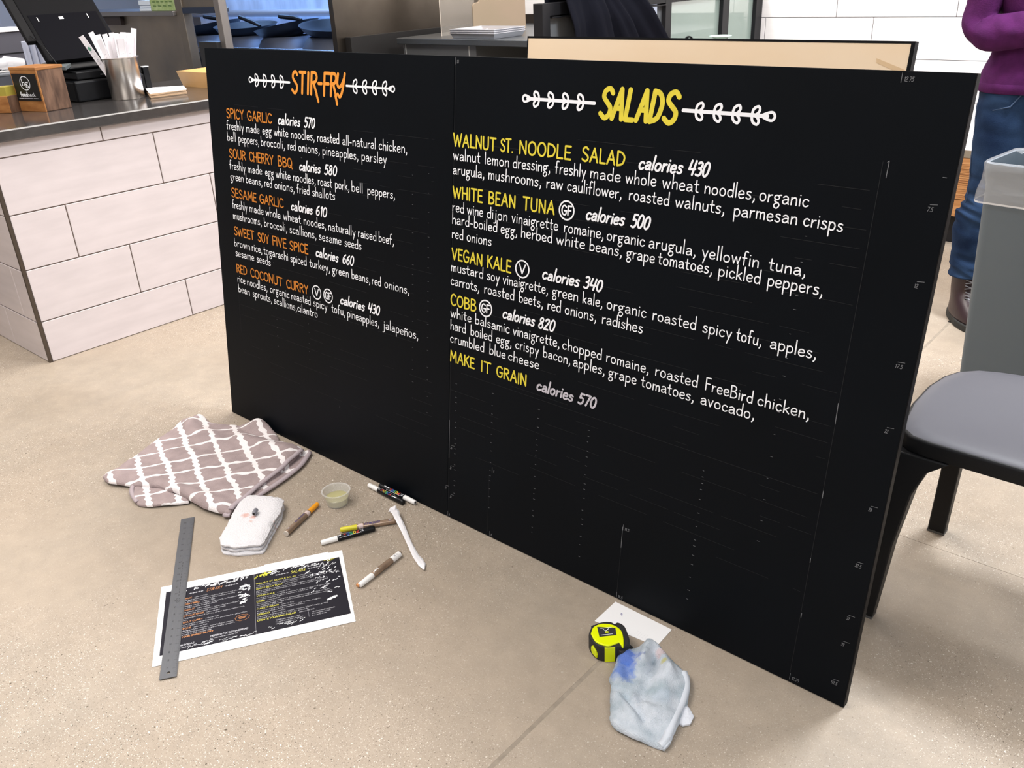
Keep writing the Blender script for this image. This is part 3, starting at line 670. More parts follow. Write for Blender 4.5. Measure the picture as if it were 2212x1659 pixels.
# chair
chair=thing('side_chair','charcoal plastic chair with a smooth wide seat standing behind the lettered board','chair',(-.2,1.785,0))
half=[(-.10,-.212),(-.17,-.210),(-.205,-.203),(-.225,-.185),(-.238,-.14),(-.249,-.06),(-.249,.04),(-.238,.11),(-.222,.148),(-.19,.18),(-.15,.196),(-.10,.208),(-.04,.213)]
seatp=[(.04,-.213),(-.03,-.213)]+half+[(.04,.213)]+[(-x+.0,y) for x,y in reversed(half)]
def scl(pl,k): return [(x*k,y*k) for x,y in pl]
def sc2(pl,d_): return [(x*(1-d_/.249),y*(1-d_/.213)) for x,y in pl]
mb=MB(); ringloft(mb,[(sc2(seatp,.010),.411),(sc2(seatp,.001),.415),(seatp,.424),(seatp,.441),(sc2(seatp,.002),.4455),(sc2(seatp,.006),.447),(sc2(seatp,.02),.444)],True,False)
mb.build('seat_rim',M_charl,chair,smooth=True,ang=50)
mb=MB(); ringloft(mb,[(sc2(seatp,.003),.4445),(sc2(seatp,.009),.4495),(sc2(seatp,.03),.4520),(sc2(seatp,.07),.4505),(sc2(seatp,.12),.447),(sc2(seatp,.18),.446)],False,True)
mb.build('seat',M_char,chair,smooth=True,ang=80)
def leg(sx,sy):
    mb=MB(); X=sx; Y=sy
    if sy<0: rings=[(.027,.014,0,.2400,.205),(.028,.015,.02,.2390,.205),(.030,.018,.20,.2270,.204),(.034,.021,.33,.2130,.200),(.040,.026,.385,.200,.192),(.055,.035,.413,.18,.178)]
    else: rings=[(.0195,.014,0,.2070,.195),(.0195,.015,.02,.2065,.195),(.0195,.018,.18,.2020,.194),(.0205,.021,.33,.1990,.190),(.028,.026,.385,.193,.184),(.045,.035,.413,.18,.170)]
    vs=[];fs=[]
    for hx,hy,z,cx,cy in rings:
        cx*=X; cy*=Y
        for a,b in ((-hx,-hy),(hx,-hy),(hx,hy),(-hx,hy)): vs.append((cx+a,cy+b,z))
    for i in range(len(rings)-1):
        for k in range(4): a=i*4+k;b=i*4+(k+1)%4; fs.append((a,b,b+4,a+4))
    fs+=[(3,2,1,0),(20,21,22,23)]
    mb.add(vs,fs); o=mb.build('leg',M_charl,chair,bevel=.003,smooth=True)
    (lambda r:MB().box(X*r[3]-r[0]-.0005,X*r[3]+r[0]+.0005,Y*r[4]-r[1]-.0005,Y*r[4]+r[1]+.0005,0,.006))(rings[0]).build('foot_glide',mat('grey_glide',(.10,.10,.10),.6),o)
for sx in (-1,1):
    for sy in (-1,1): leg(sx,sy)
mb=MB(); n=13
for z,off_ in ((.43,0),(.55,.02),(.68,.05),(.80,.075)): 
    pass
vs=[];fs=[]
lv=[(.42,.222,.17),(.52,.235,.185),(.62,.25,.20),(.72,.268,.20),(.79,.278,.185),(.82,.283,.15)]
for z,x,hw in lv:
    for j in range(n):
        t=-1+2*j/(n-1); vs.append((x+.03-.035*(1-t*t)*-1-.03,hw*t,z-.01*t*t))
for i in range(len(lv)-1):
    for j in range(n-1): a=i*n+j; fs.append((a,a+1,a+1+n,a+n))
mb.add(vs,fs); mb.build('backrest',M_charl,chair,smooth=True,solid=.012,ang=80)
# ================================================================ PERSON
per=thing('person','person with folded arms in purple sweater, blue jeans and dark laced boots','person',(-.685,3.515,0),math.radians(36.9))
M_skin=mat('skin',(.62,.38,.28),.5,sub=.1); M_sw=mat('purple_knit',(.062,.009,.066),.9,spec=.2,var=.15,vs=30,bump=.25,bs=220)
M_jean=mat('blue_denim',(.005,.013,.038),.8,col2=(.020,.043,.096),vs=7,spec=.1,bump=.3,bs=260)
M_hair=mat('dark_hair',(.03,.018,.012),.6,bump=.6,bs=90,stretch=(1,1,.2)); M_boot=mat('oxblood_boot_leather',(.022,.010,.013),.35,bump=.1,bs=80)
M_sole=mat('boot_sole',(.018,.019,.018),.7); M_lace=mat('grey_lace',(.12,.12,.13),.6)
def E(x,y,z,rx,ry): return ((x,y,z),(rx,0,0),(0,ry,0))
# one continuous body: skin-modifier figure under the clothes
def skin(name,pts,edges,rad,m,parent,sub=2,root=0):
    me=bpy.data.meshes.new(name); me.from_pydata(pts,edges,[]); me.materials.append(m)
    o=bpy.data.objects.new(name,me); link(o,parent); md=o.modifiers.new('skin','SKIN'); md.use_smooth_shade=True
    if not me.skin_vertices: 
        bm=bmesh.new(); bm.from_mesh(me); bm.verts.layers.skin.verify(); bm.to_mesh(me); bm.free()
    for i,r in enumerate(rad):
        me.skin_vertices[0].data[i].radius=(r,r) if not isinstance(r,tuple) else r
        me.skin_vertices[0].data[i].use_root=(i==root)
    s_=o.modifiers.new('sub','SUBSURF'); s_.levels=sub; s_.render_levels=sub; return o
P_=[(0,.0,.93),(0,.01,1.08),(0,.01,1.25),(0,.0,1.37),(0,-.005,1.45),(0,-.015,1.52),(0,-.03,1.60),
 (-.09,0,.90),(-.10,-.005,.50),(-.11,.01,.12),(-.115,-.09,.045),(.09,0,.90),(.10,-.005,.50),(.11,.01,.12),(.12,-.09,.045),
 (-.17,.01,1.37),(-.225,.03,1.05),(-.02,-.15,1.06),(.05,-.165,1.08),(.17,.01,1.37),(.225,.03,1.06),(.02,-.18,1.10),(-.05,-.19,1.12)]
E_=[(0,1),(1,2),(2,3),(3,4),(4,5),(5,6),(0,7),(7,8),(8,9),(9,10),(0,11),(11,12),(12,13),(13,14),(3,15),(15,16),(16,17),(17,18),(3,19),(19,20),(20,21),(21,22)]
R_=[.10,.095,.11,.07,.05,.06,.085,.07,.05,.036,.03,.07,.05,.036,.03,.045,.036,.026,.02,.045,.036,.026,.02]
body=skin('body',P_,E_,R_,M_skin,per)
# head with a face
hd=MB(); rings=[]
for z,rx,ry,y in ((1.475,.035,.04,-.01),(1.49,.052,.060,-.025),(1.52,.064,.078,-.022),(1.56,.072,.090,-.012),(1.60,.076,.094,-.006),(1.64,.072,.090,-.002),(1.67,.056,.072,.0),(1.69,.028,.038,.0)): rings.append(E(0,y,z,rx,ry))
hd.loft(rings,20); h=hd.build('head',M_skin,per,smooth=True,sub=1,ang=180)
MB().loft([E(0,-.095,1.575,.007,.006),E(0,-.108,1.56,.010,.012),E(0,-.115,1.548,.014,.014),E(0,-.10,1.538,.010,.008)],10).build('nose',M_skin,h,smooth=True,ang=180)
for s in (-1,1):
    MB().loft([E(s*.030,-.086,1.578,.004,.004),E(s*.030,-.090,1.585,.012,.006),E(s*.030,-.086,1.592,.004,.004)],10).build('eye',mat('eye_white',(.6,.6,.6),.3),h,smooth=True,ang=180)
    MB().loft([E(s*.076,.0,1.555,.006,.010),E(s*.082,.004,1.575,.008,.018),E(s*.080,.006,1.60,.006,.014)],10).build('ear',M_skin,h,smooth=True,ang=180)
MB().loft([E(0,-.088,1.517,.012,.008),E(0,-.094,1.522,.022,.008),E(0,-.090,1.528,.012,.006)],10).build('mouth',mat('lips',(.45,.16,.14),.4),h,smooth=True,ang=180)
hr=MB(); hr.loft([E(0,.045,1.40,.06,.03),E(0,.05,1.50,.085,.055),E(0,.035,1.58,.088,.075),E(0,.02,1.65,.084,.086),E(0,.008,1.70,.062,.07),E(0,.0,1.72,.025,.03)],20); hr.build('hair',M_hair,per,smooth=True,sub=1,ang=180)
# jeans
def jleg(s):
    R=[]
    for x,y,z,rx,ry in ((.050,.0,.93,.115,.110),(.080,.005,.87,.098,.112),(.095,.0,.80,.090,.102),(.100,-.005,.70,.085,.092),(.102,-.008,.60,.076,.082),(.104,-.008,.52,.068,.073),(.108,.0,.455,.068,.072),(.118,.006,.415,.074,.078),(.116,.010,.38,.070,.076),(.122,.012,.34,.070,.075),(.120,.012,.27,.062,.066),(.120,.01,.21,.060,.064),(.118,.01,.175,.062,.066)): R.append(E(s*x,y,z,rx,ry))
    return R
jm=MB(); jm.loft(denser([E(0,.0,.80,.10,.10),E(0,.005,.86,.180,.128),E(0,.005,.93,.175,.125),E(0,.0,1.0,.16,.115)],6),48)
for s in (-1,1): jm.loft(denser(jleg(s),6),40)
def wrinkle(o,amp,sc,zs=1):
    for v in o.data.vertices:
        c=v.co; k=noise.noise(Vector((c.x*sc,c.y*sc,c.z*sc*zs)))*amp; n=v.normal; v.co=c+n*k
def folds(o,zones,sc,sz):
    for v in o.data.vertices:
        c=v.co.copy(); A=.0025+sum(a*math.exp(-((c.z-z)/w1)**2) for z,w1,a in zones)
        k=1-2*abs(noise.noise(Vector((c.x*sc,c.y*sc,(c.z+.35*c.x)*sz))))-.35; v.co=c+v.normal*(k*A*.8)
j=jm.build('jeans',M_jean,per,smooth=True,ang=180,sub=1)
folds(j,[(.44,.07,.016),(.22,.06,.012),(.80,.05,.007),(.60,.12,.006),(.88,.05,.006)],7,34)
for s in (-1,1):
    k=MB(); k.tube([(s*.117+.060*math.cos(a),.01+.064*math.sin(a),.180+.003*math.sin(3*a)) for a in [2*PI*i/20 for i in range(21)]],.004,6); k.build('cuff',M_jean,j,smooth=True)
    k=MB(); k.tube([(s*(.112+.075),.02,.80),(s*.184,.0,.62),(s*.172,.0,.50),(s*.178,.01,.36),(s*.175,.01,.2)],.0015,5); k.build('seam',mat('denim_seam',(.05,.085,.16),.8),j)
    k=MB(); k.tube([(s*.10,-.108,.845),(s*.13,-.10,.80),(s*.165,-.06,.785),(s*.182,.0,.795)],.0022,5); k.build('pocket',mat('denim_seam',(.05,.085,.16),.8),j)
# sweater
sm=MB(); sm.loft(denser([E(0,.003,.845,.193,.146),E(0,.003,.86,.196,.148),E(0,.003,.90,.190,.143),E(0,.003,.96,.168,.126),E(0,.003,1.04,.160,.122),E(0,.0,1.14,.182,.134),E(0,-.002,1.24,.196,.137),E(0,.005,1.33,.180,.118),E(0,.006,1.39,.14,.09),E(0,.004,1.425,.08,.065),E(0,.002,1.44,.062,.056)],4),48)
for s in (-1,1):
    up=-s*.0
    fy=-.190 if s<0 else -.140; fz=.0 if s<0 else .03
    path=[(s*.09,.008,1.365),(s*.155,.010,1.345),(s*.192,.018,1.275),(s*.212,.026,1.18),(s*.222,.030,1.09),(s*.220,.020,1.045+fz),(s*.198,-.015,1.028+fz),(s*.15,-.07,1.035+fz),(s*.09,-.12,1.05+fz),(s*.02,fy,1.065+fz),(-s*.05,fy-.004,1.085+fz)]
    rr_=[.050,.058,.062,.060,.056,.056,.058,.054,.048,.042,.034]
    P3=[tuple(q) for q in path]; pd=[];rd=[]
    for i in range(len(P3)-1):
        for k_ in range(4):
            t=k_/4; pd.append(tuple(P3[i][e]*(1-t)+P3[i+1][e]*t for e in range(3))); rd.append(rr_[i]*(1-t)+rr_[i+1]*t)
    sm.tube(pd+[P3[-1]],rd+[rr_[-1]],26)
sw=sm.build('sweater',M_sw,per,smooth=True,ang=180,sub=1); folds(sw,[(1.06,.07,.011),(1.20,.08,.006),(.95,.06,.004)],9,22)
MB().loft([E(0,.003,.838,.190,.142),E(0,.003,.842,.1965,.1485),E(0,.003,.868,.1985,.1505),E(0,.003,.872,.194,.147)],36).build('hem',M_sw,sw,smooth=True,ang=180)
def hand(px,py,pz,s):
    hm=MB(); hm.loft([((px,py,pz),(0,.012,0),(0,0,.028)),((px+s*.03,py-.002,pz),(0,.016,0),(0,0,.036)),((px+s*.075,py-.002,pz+.004),(0,.013,0),(0,0,.038))],12)
    for q,(dz,l) in enumerate(((.028,.062),(.010,.070),(-.009,.066),(-.026,.052))):
        hm.tube([(px+s*.07,py-.002,pz+dz),(px+s*(.07+l*.45),py-.006,pz+dz),(px+s*(.07+l*.8),py+.002,pz+dz),(px+s*(.07+l),py+.016,pz+dz)],[.0095,.009,.0085,.006],8)
    hm.tube([(px+s*.02,py-.004,pz+.03),(px+s*.045,py-.014,pz+.048),(px+s*.065,py-.012,pz+.056)],[.012,.010,.007],8)
    hm.build('hand',M_skin,per,smooth=True,ang=180)
hand(.05,-.194,1.085,1); hand(.03,-.128,1.070,-1)
# boots
for s in (-1,1):
    bt=MB(); cx=s*.118
    bt.loft([E(cx,-.045,.012,.046,.125),E(cx,-.045,.035,.047,.126),E(cx,-.035,.060,.045,.112),E(cx,-.012,.085,.042,.085),E(cx,.012,.11,.042,.060),E(cx,.014,.15,.045,.056),E(cx,.013,.20,.048,.058),E(cx,.013,.24,.049,.058)],24)
    bo=bt.build('boot',M_boot,per,smooth=True,sub=1,ang=180)
    so=MB(); pl=[(cx+.051*math.cos(a)*(1 if math.sin(a)<0 else .92),-.045+.132*math.sin(a)) for a in [2*PI*i/28 for i in range(28)]]; so.prism(pl,0,.026); so.build('sole',M_sole,bo,bevel=.004)
    la=MB()
    for i in range(6):
        z=.092+i*.022; y=-.065+i*.0035 if i<2 else -.050
        la.tube([(cx-.022,y+.004,z),(cx+.0,y-.006,z+.006),(cx+.022,y+.004,z+.014)],.0022,5); la.tube([(cx+.022,y+.004,z),(cx,y-.006,z+.006),(cx-.022,y+.004,z+.014)],.0022,5)
    la.build('laces',M_lace,bo)
# ================================================================ THINGS ON THE FLOOR IN FRONT OF THE BOARD
def rel(pts,o): return [(x-o[0],y-o[1]) for x,y in pts]
def rough(pl,a,step=.01,seed=1):
    rnd=random.Random(seed); out=[]
    for i in range(len(pl)):
        p,q=pl[i],pl[(i+1)%len(pl)]; L=math.hypot(q[0]-p[0],q[1]-p[1]); m=max(1,int(L/step))
        for j in range(m):
            out.append((p[0]+(q[0]-p[0])*j/m+rnd.uniform(-a,a),p[1]+(q[1]-p[1])*j/m+rnd.uniform(-a,a)))
    return out
def ridge(x,y,ax,ay,bx,by,h,wd):
    dx,dy=bx-ax,by-ay; t=max(0,min(1,((x-ax)*dx+(y-ay)*dy)/(dx*dx+dy*dy))); d=math.hypot(x-ax-t*dx,y-ay-t*dy); return h*math.exp(-(d/wd)**2)
# patterned towel
O=(-2.15,1.02)
def towel_mat():
    m=mat('mauve_terry',(.37,.295,.295),.95,var=.10,vs=30,bump=.6,bs=420); nt=m.node_tree; L=nt.links; b=nt.nodes['Principled BSDF']; N=nt.nodes.new
    tc=N('ShaderNodeTexCoord'); sp=N('ShaderNodeSeparateXYZ'); L.new(tc.outputs['Object'],sp.inputs[0])
    # lattice axes from the woven pattern: p = c + i*A + j*B
    ax,ay,bx,by,cx,cy=.0419,.0641,.0717,-.0265,-2.4337-O[0],1.097-O[1]; bx,by,ax,ay=bx,by,ax,ay
    # rows of S: i -> (.0419,.0641), j -> (.0717,-.0265)
    det=ax*by-ay*bx
    def mth(op,a,c=None,d=None):
        x=N('ShaderNodeMath'); x.operation=op
        for i,v in enumerate((a,c,d)):
            if v is None: continue
            if isinstance(v,(int,float)): x.inputs[i].default_value=v
            else: L.new(v,x.inputs[i])
        return x.outputs[0]
    ns=N('ShaderNodeTexNoise'); ns.inputs['Scale'].default_value=14; ns.inputs['Detail'].default_value=3; L.new(tc.outputs['Object'],ns.inputs[0])
    wob=mth('MULTIPLY_ADD',ns.outputs[0],.36,-.18)
    X=mth('SUBTRACT',sp.outputs[0],cx); Y=mth('SUBTRACT',sp.outputs[1],cy)
    I=mth('ADD',mth('ADD',mth('MULTIPLY',X,by/det),mth('MULTIPLY',Y,-bx/det)),wob)
    J=mth('ADD',mth('ADD',mth('MULTIPLY',X,-ay/det),mth('MULTIPLY',Y,ax/det)),wob)
    def tri(v): # distance to nearest integer
        f=mth('FRACT',mth('ADD',v,.5)); return mth('ABSOLUTE',mth('SUBTRACT',f,.5))
    wi=mth('MULTIPLY_ADD',mth('COSINE',mth('MULTIPLY',J,6*PI)),.028,.105)   # scalloped band along j
    wj=mth('MULTIPLY_ADD',mth('COSINE',mth('MULTIPLY',I,4*PI)),.018,.062)
    w1=mth('LESS_THAN',tri(I),wi); w2=mth('LESS_THAN',tri(J),wj); f=mth('MAXIMUM',w1,w2)
    mx=N('ShaderNodeMix'); mx.data_type='RGBA'; L.new(f,mx.inputs[0]); L.new(b.inputs['Base Color'].links[0].from_socket,mx.inputs[6]); mx.inputs[7].default_value=(.86,.82,.83,1); L.new(mx.outputs[2],b.inputs['Base Color'])
    return m
M_towel=towel_mat(); M_hem=mat('mauve_hem',(.42,.355,.38),.9,bump=.3,bs=300)
tow=thing('patterned_towel','mauve terry towel with a white trellis pattern crumpled by the board corner','towel',(O[0],O[1],0))
main=rel([(-2.356,.802),(-2.366,.854),(-2.399,.936),(-2.436,1.022),(-2.464,1.121),(-2.463,1.165),(-2.450,1.184),(-2.391,1.183),(-2.330,1.206),(-2.299,1.228),(-2.237,1.218),(-2.163,1.223),(-2.029,1.262),(-1.992,1.258),(-1.985,1.23),(-1.965,1.185),(-1.945,1.12),(-1.934,1.06),(-1.908,1.0),(-1.900,.955),(-1.881,.928),(-1.911,.911),(-1.962,.898),(-2.043,.895),(-2.092,.891),(-2.174,.873),(-2.240,.834),(-2.314,.799)],O)
def hmain(x,y):
    X,Y=x+O[0],y+O[1]
    h=.010+.006*noise.noise(Vector((X*9,Y*9,3)))+.003*noise.noise(Vector((X*22,Y*22,9)))
    h+=ridge(X,Y,-2.44,1.12,-2.26,1.12,.016,.03)+ridge(X,Y,-2.20,1.17,-2.02,1.215,.018,.03)+ridge(X,Y,-2.10,.905,-1.93,.93,.012,.022)
    h+=ridge(X,Y,-2.34,.83,-2.20,.89,.008,.02)+ridge(X,Y,-2.30,1.0,-2.12,1.08,.008,.028)+ridge(X,Y,-2.04,1.04,-1.98,1.18,.008,.02)
    h+=ridge(X,Y,-2.43,1.17,-2.39,1.10,.014,.02)
    return max(.004,h)
tm=MB()
cloth(tm,rel([(-2.257,.841),(-2.193,.808),(-2.136,.797),(-2.103,.815),(-2.060,.858),(-2.030,.893),(-2.10,.93),(-2.20,.92)],O),.011,lambda x,y:.004+.010*max(0,noise.noise(Vector((x*14,y*14,5)))+.3),.006)
cloth(tm,rel([(-2.00,1.278),(-1.978,1.268),(-1.936,1.199),(-1.914,1.116),(-1.900,1.027),(-1.884,.945),(-1.93,.95),(-1.97,1.05),(-2.0,1.2)],O),.011,lambda x,y:.003+.006*max(0,noise.noise(Vector((x*14,y*14,2)))+.4),.006)
cloth(tm,rel([(-2.31,1.20),(-2.287,1.245),(-2.262,1.283),(-2.240,1.2795),(-2.20,1.279),(-2.165,1.272),(-2.12,1.255),(-2.10,1.22),(-2.2,1.18)],O),.010,lambda x,y:.012+.026*math.exp(-((x+O[0]+2.235)**2+(y+O[1]-1.262)**2)/.0016),.008)
cloth(tm,main,.0105,hmain,.009,.004,.014,0)
tm.build('terry_cloth',M_towel,tow,smooth=True,ang=60,sub=1)
def ribbon(pts,wd,hf,name,m,parent,lift=.002,th=.004):
    mb=MB(); n=len(pts); vs=[];fs=[]
    cp=catmull(pts,5)
    for i,(x,y) in enumerate(cp):
        a=cp[max(0,i-1)]; b=cp[min(len(cp)-1,i+1)]; dx,dy=b[0]-a[0],b[1]-a[1]; l=math.hypot(dx,dy) or 1; nx,ny=-dy/l*wd/2,dx/l*wd/2
        z=hf(x,y); vs+=[(x+nx,y+ny,z+lift*.5),(x,y,z+lift+th*.4),(x-nx,y-ny,z+lift*.2)]
    for i in range(len(cp)-1):
        for k in (0,1): a=i*3+k; fs.append((a,a+1,a+4,a+3))
    mb.add(vs,fs); return mb.build(name,m,parent,smooth=True,ang=180,solid=th)
hm_=lambda x,y:.004+hmain(x,y)+.006
ribbon(rel([(-1.992,1.246),(-1.972,1.19),(-1.951,1.125),(-1.940,1.07),(-1.914,1.005),(-1.905,.965),(-1.890,.934)],O),.016,hm_,'hem',M_hem,tow)
ribbon(rel([(-1.985,1.266),(-1.945,1.205),(-1.922,1.132),(-1.909,1.06),(-1.898,.985),(-1.886,.948)],O),.017,lambda x,y:.007,'hem',M_hem,tow)
ribbon(rel([(-2.250,.845),(-2.225,.825),(-2.192,.812),(-2.15,.803)],O),.012,lambda x,y:.008,'hem',M_hem,tow)
ribbon(rel([(-1.893,.936),(-1.897,.925),(-1.890,.918),(-1.880,.926)],O),.012,lambda x,y:.008,'hem',M_hem,tow,th=.006)
# folded white hand towel
O2=(-1.78,.94)
ht=thing('folded_hand_towel','small folded white terry cloth with orange paint stains beside the patterned towel','towel',(O2[0],O2[1],0))
hp=rel([(-1.905,1.004),(-1.865,1.027),(-1.817,1.049),(-1.800,1.045),(-1.761,1.005),(-1.726,.956),(-1.676,.892),(-1.724,.842),(-1.760,.826),(-1.790,.842),(-1.833,.894),(-1.894,.964)],O2)
M_wt=mat('white_terry',(.74,.73,.76),.95,bump=.9,bs=260)
spots(M_wt,[(-.035,-.005,.012,(.62,.20,.10),.55),(-.012,.004,.009,(.66,.22,.12),.6),(.000,-.012,.006,(.6,.25,.15),.4),(.045,.03,.005,(.6,.3,.25),.35)],scale=140)
hm2=MB()
for k,(dx,dy) in enumerate(((.004,-.004),(-.001,-.001),(0,0))):
    cloth(hm2,rough([(x+dx,y+dy) for x,y in hp],.0018,.008,k+2),.010,lambda x,y,k=k:.0015+.002*noise.noise(Vector((x*20,y*20,k)))+(ridge(x,y,.07,-.05,-.02,.08,.003,.02) if k==2 else 0),.0095,.010*k,.005,.0008)
hm2.build('terry_cloth',M_wt,ht,smooth=True,ang=50)
nib=thing('marker_nib_holder','small grey marker nib holder lying on the folded white cloth','marker part',(-1.797,.954,.0335),math.radians(-52))
Mx=Matrix.Rotation(PI/2,4,'Y')
MB().lathe([(.0055,-.010),(.0062,-.009),(.0062,.004),(.0052,.005),(.0052,.009),(.0045,.010),(.003,.010),(.003,.004)],18,Matrix.Translation((0,0,.0065))@Mx).build('barrel',mat('grey_nib_plastic',(.20,.20,.23),.35),nib,smooth=True)
MB().lathe([(.0028,.0095),(.0028,.0102)],12,Matrix.Translation((0,0,.0065))@Mx).build('bore',mat('dark_hole',(.01,.01,.01)),nib)
# blue stained face cloth
O3=(-.68,1.08)
fc=thing('stained_face_cloth','crumpled pale blue white cloth smeared with blue and yellow paint beside the tape measure','cloth',(O3[0],O3[1],0))
M_fc=mat('pale_blue_terry',(.36,.43,.49),.95,col2=(.60,.645,.71),vs=24,bump=.7,bs=420)
spots(M_fc,[(-.066,.046,.030,(.06,.14,.52),.9),(-.050,.012,.026,(.09,.19,.58),.8),(-.015,.098,.014,(.60,.42,.42),.6),(.004,.078,.008,(.50,.46,.08),.7),(.016,.105,.015,(.35,.38,.38),.5),(.02,.02,.02,(.35,.45,.50),.4),(-.02,-.03,.02,(.45,.55,.62),.35),(.05,.0,.022,(.52,.62,.76),.3)],scale=70)
fp=rel([(-.773,1.144),(-.770,1.159),(-.746,1.177),(-.738,1.196),(-.721,1.204),(-.703,1.193),(-.674,1.189),(-.648,1.177),(-.628,1.175),(-.610,1.149),(-.593,1.109),(-.584,1.068),(-.570,1.011),(-.571,.992),(-.593,.987),(-.631,.977),(-.664,.976),(-.684,.982),(-.713,1.023),(-.733,1.055),(-.745,1.064),(-.750,1.082),(-.763,1.116)],O3)
def hfc(x,y):
    X,Y=x+O3[0],y+O3[1]
    h=.007+.006*noise.noise(Vector((X*16,Y*16,1)))
    h+=ridge(X,Y,-.728,1.183,-.712,1.135,.030,.014)+ridge(X,Y,-.708,1.190,-.660,1.150,.020,.012)+ridge(X,Y,-.752,1.14,-.730,1.07,.015,.018)+ridge(X,Y,-.655,1.14,-.612,1.05,.014,.020)
    h-=ridge(X,Y,-.700,1.160,-.664,1.052,.026,.0065)+ridge(X,Y,-.745,1.12,-.72,1.09,.006,.006)
    h+=ridge(X,Y,-.704,1.035,-.65,1.01,.012,.013)+ridge(X,Y,-.675,1.055,-.625,1.04,.012,.010)-ridge(X,Y,-.69,1.045,-.635,1.018,.010,.005)
    h+=.004*noise.noise(Vector((X*38,Y*38,4)))
    return max(.002,h)
mb=MB(); cloth(mb,rough(fp,.0008,.009,5),.0062,hfc,.008,0,.009,.0004); mb.build('terry_cloth',M_fc,fc,smooth=True,ang=60)
mb=MB(); cloth(mb,rel([(-.612,1.12),(-.585,1.105),(-.570,1.094),(-.566,1.074),(-.575,1.062),(-.595,1.062),(-.62,1.08)],O3),.006,lambda x,y:.003,.007,0,.007); mb.build('folded_corner',mat('pale_blue_edge',(.70,.73,.80),.95,bump=.5,bs=240),fc,smooth=True)
ribbon(rel([(-.640,1.172),(-.620,1.150),(-.604,1.109),(-.594,1.068),(-.581,1.011),(-.583,.994)],O3),.015,lambda x,y:hfc(x,y)+.0055,'hem',mat('smooth_white_hem',(.60,.64,.70),.85),fc,lift=.003,th=.0012)
# tape measure
O4=(-.80,1.145)
tp=thing('tape_measure','black and fluorescent yellow tape measure lying on the floor beside the stained cloth','tape measure',(O4[0],O4[1],0))
M_fy=mat('fluorescent_yellow_plastic',(.72,.82,.0),.35)
ol=rel([(-.836,1.121),(-.845,1.142),(-.843,1.158),(-.833,1.174),(-.8215,1.1815),(-.8125,1.1815),(-.8095,1.1895),(-.793,1.189),(-.7735,1.174),(-.7600,1.160),(-.7545,1.145),(-.7665,1.1285),(-.785,1.112),(-.80,1.1055),(-.818,1.109)],O4)
def scp(pl,k): return [(x*k,y*k) for x,y in pl]
ol=catmull(ol+[ol[0]],4)[:-1]
mb=MB(); ringloft(mb,[(scp(ol,.97),0),(ol,.004),(ol,.034),(scp(ol,.97),.039)],True,True); mb.build('rubber_case',M_blackr,tp,bevel=.0012)
for (x,y,a) in ((-.838,1.166,.9),(-.826,1.178,.6),(-.846,1.150,1.3)):
    M=Matrix.Translation((x-O4[0],y-O4[1],0))@Matrix.Rotation(a,4,'Z'); MB().box(-.004,.004,-.002,.002,.005,.036,M).build('grip_rib',M_blackr,tp,bevel=.0008)
dk=rel([(-.8327,1.1240),(-.8398,1.1422),(-.8352,1.1579),(-.8259,1.1672),(-.8095,1.1739),(-.7887,1.1703),(-.7706,1.1532),(-.7580,1.1332),(-.7720,1.1386),(-.7769,1.1272),(-.7833,1.1165),(-.7975,1.1111),(-.8136,1.1118)],O4)
dk=catmull(dk[:9],4)[:-1]+dk[8:10]+catmull(dk[9:]+[dk[0]],4)[:-1]
mb=MB(); ringloft(mb,[(dk,.036),(dk,.0405),(scp(dk,.96),.0420)],True,True); fa=mb.build('yellow_face',M_fy,tp,bevel=.0006,smooth=True)
lb=MB(); lb.add([(-.8334-O4[0],1.1472-O4[1],.0423),(-.8119-O4[0],1.1255-O4[1],.0423),(-.7874-O4[0],1.1516-O4[1],.0423),(-.8015-O4[0],1.1682-O4[1],.0423)],[(0,1,2,3)]); lb.build('label_plate',mat('dark_label',(.035,.035,.042),.25),fa)
ex=Vector((-.7874+.8119,1.1516-1.1255,0)).normalized(); ey=Vector((-ex.y,ex.x,0)); Mo=frame((-.8119-O4[0],1.1255-O4[1],.0426),ex,ey)
lf=lambda x,y: tuple(Mo@Vector((x,y,0)))
inked('label_print',[[(.004,.0045),(.029,.0045)],[(.007,.0245),(.031,.0245)],[(.012,.0215),(.0165,.0150),(.024,.0215)]],.0012,lf,M_white,fa,disc=0)
inked('label_mark',[[(.0150,.0105),(.021,.0105)],[(.0150,.0125),(.0155,.0135),(.021,.0135)]],.0016,lf,M_fy,fa,disc=6)
u=Vector((-.768+.785,1.1275-1.1105,0)).normalized(); Mf=frame((-.7868-O4[0],1.1092-O4[1],0),u,(0,0,1))
MB().box(0,.0215,.001,.038,-.003,.0012,Mf).build('front_stripe',M_fy,tp,bevel=.0006)
u2=Vector((-.797+.817,1.1045-1.1085,0)).normalized(); Mb=frame((-.8185-O4[0],1.1082-O4[1],0),u2,(0,0,1))
MB().prism([(.001,.028),(.004,.031),(.014,.024),(.0175,.016),(.0165,.007),(.004,.012),(.0005,.018)],-.001,.0032,Mb).build('lock_button',M_fy,tp,bevel=.0005)
MB().box(-.7665-O4[0],-.755-O4[0],1.128-O4[1],1.158-O4[1],.003,.03).box(-.762-O4[0],-.752-O4[0],1.150-O4[1],1.162-O4[1],.0,.024).build('tape_mouth',M_blackr,tp,bevel=.0015)
MB().box(-.757-O4[0],-.748-O4[0],1.158-O4[1],1.160-O4[1],.002,.02).build('tape_hook',M_steel,tp)
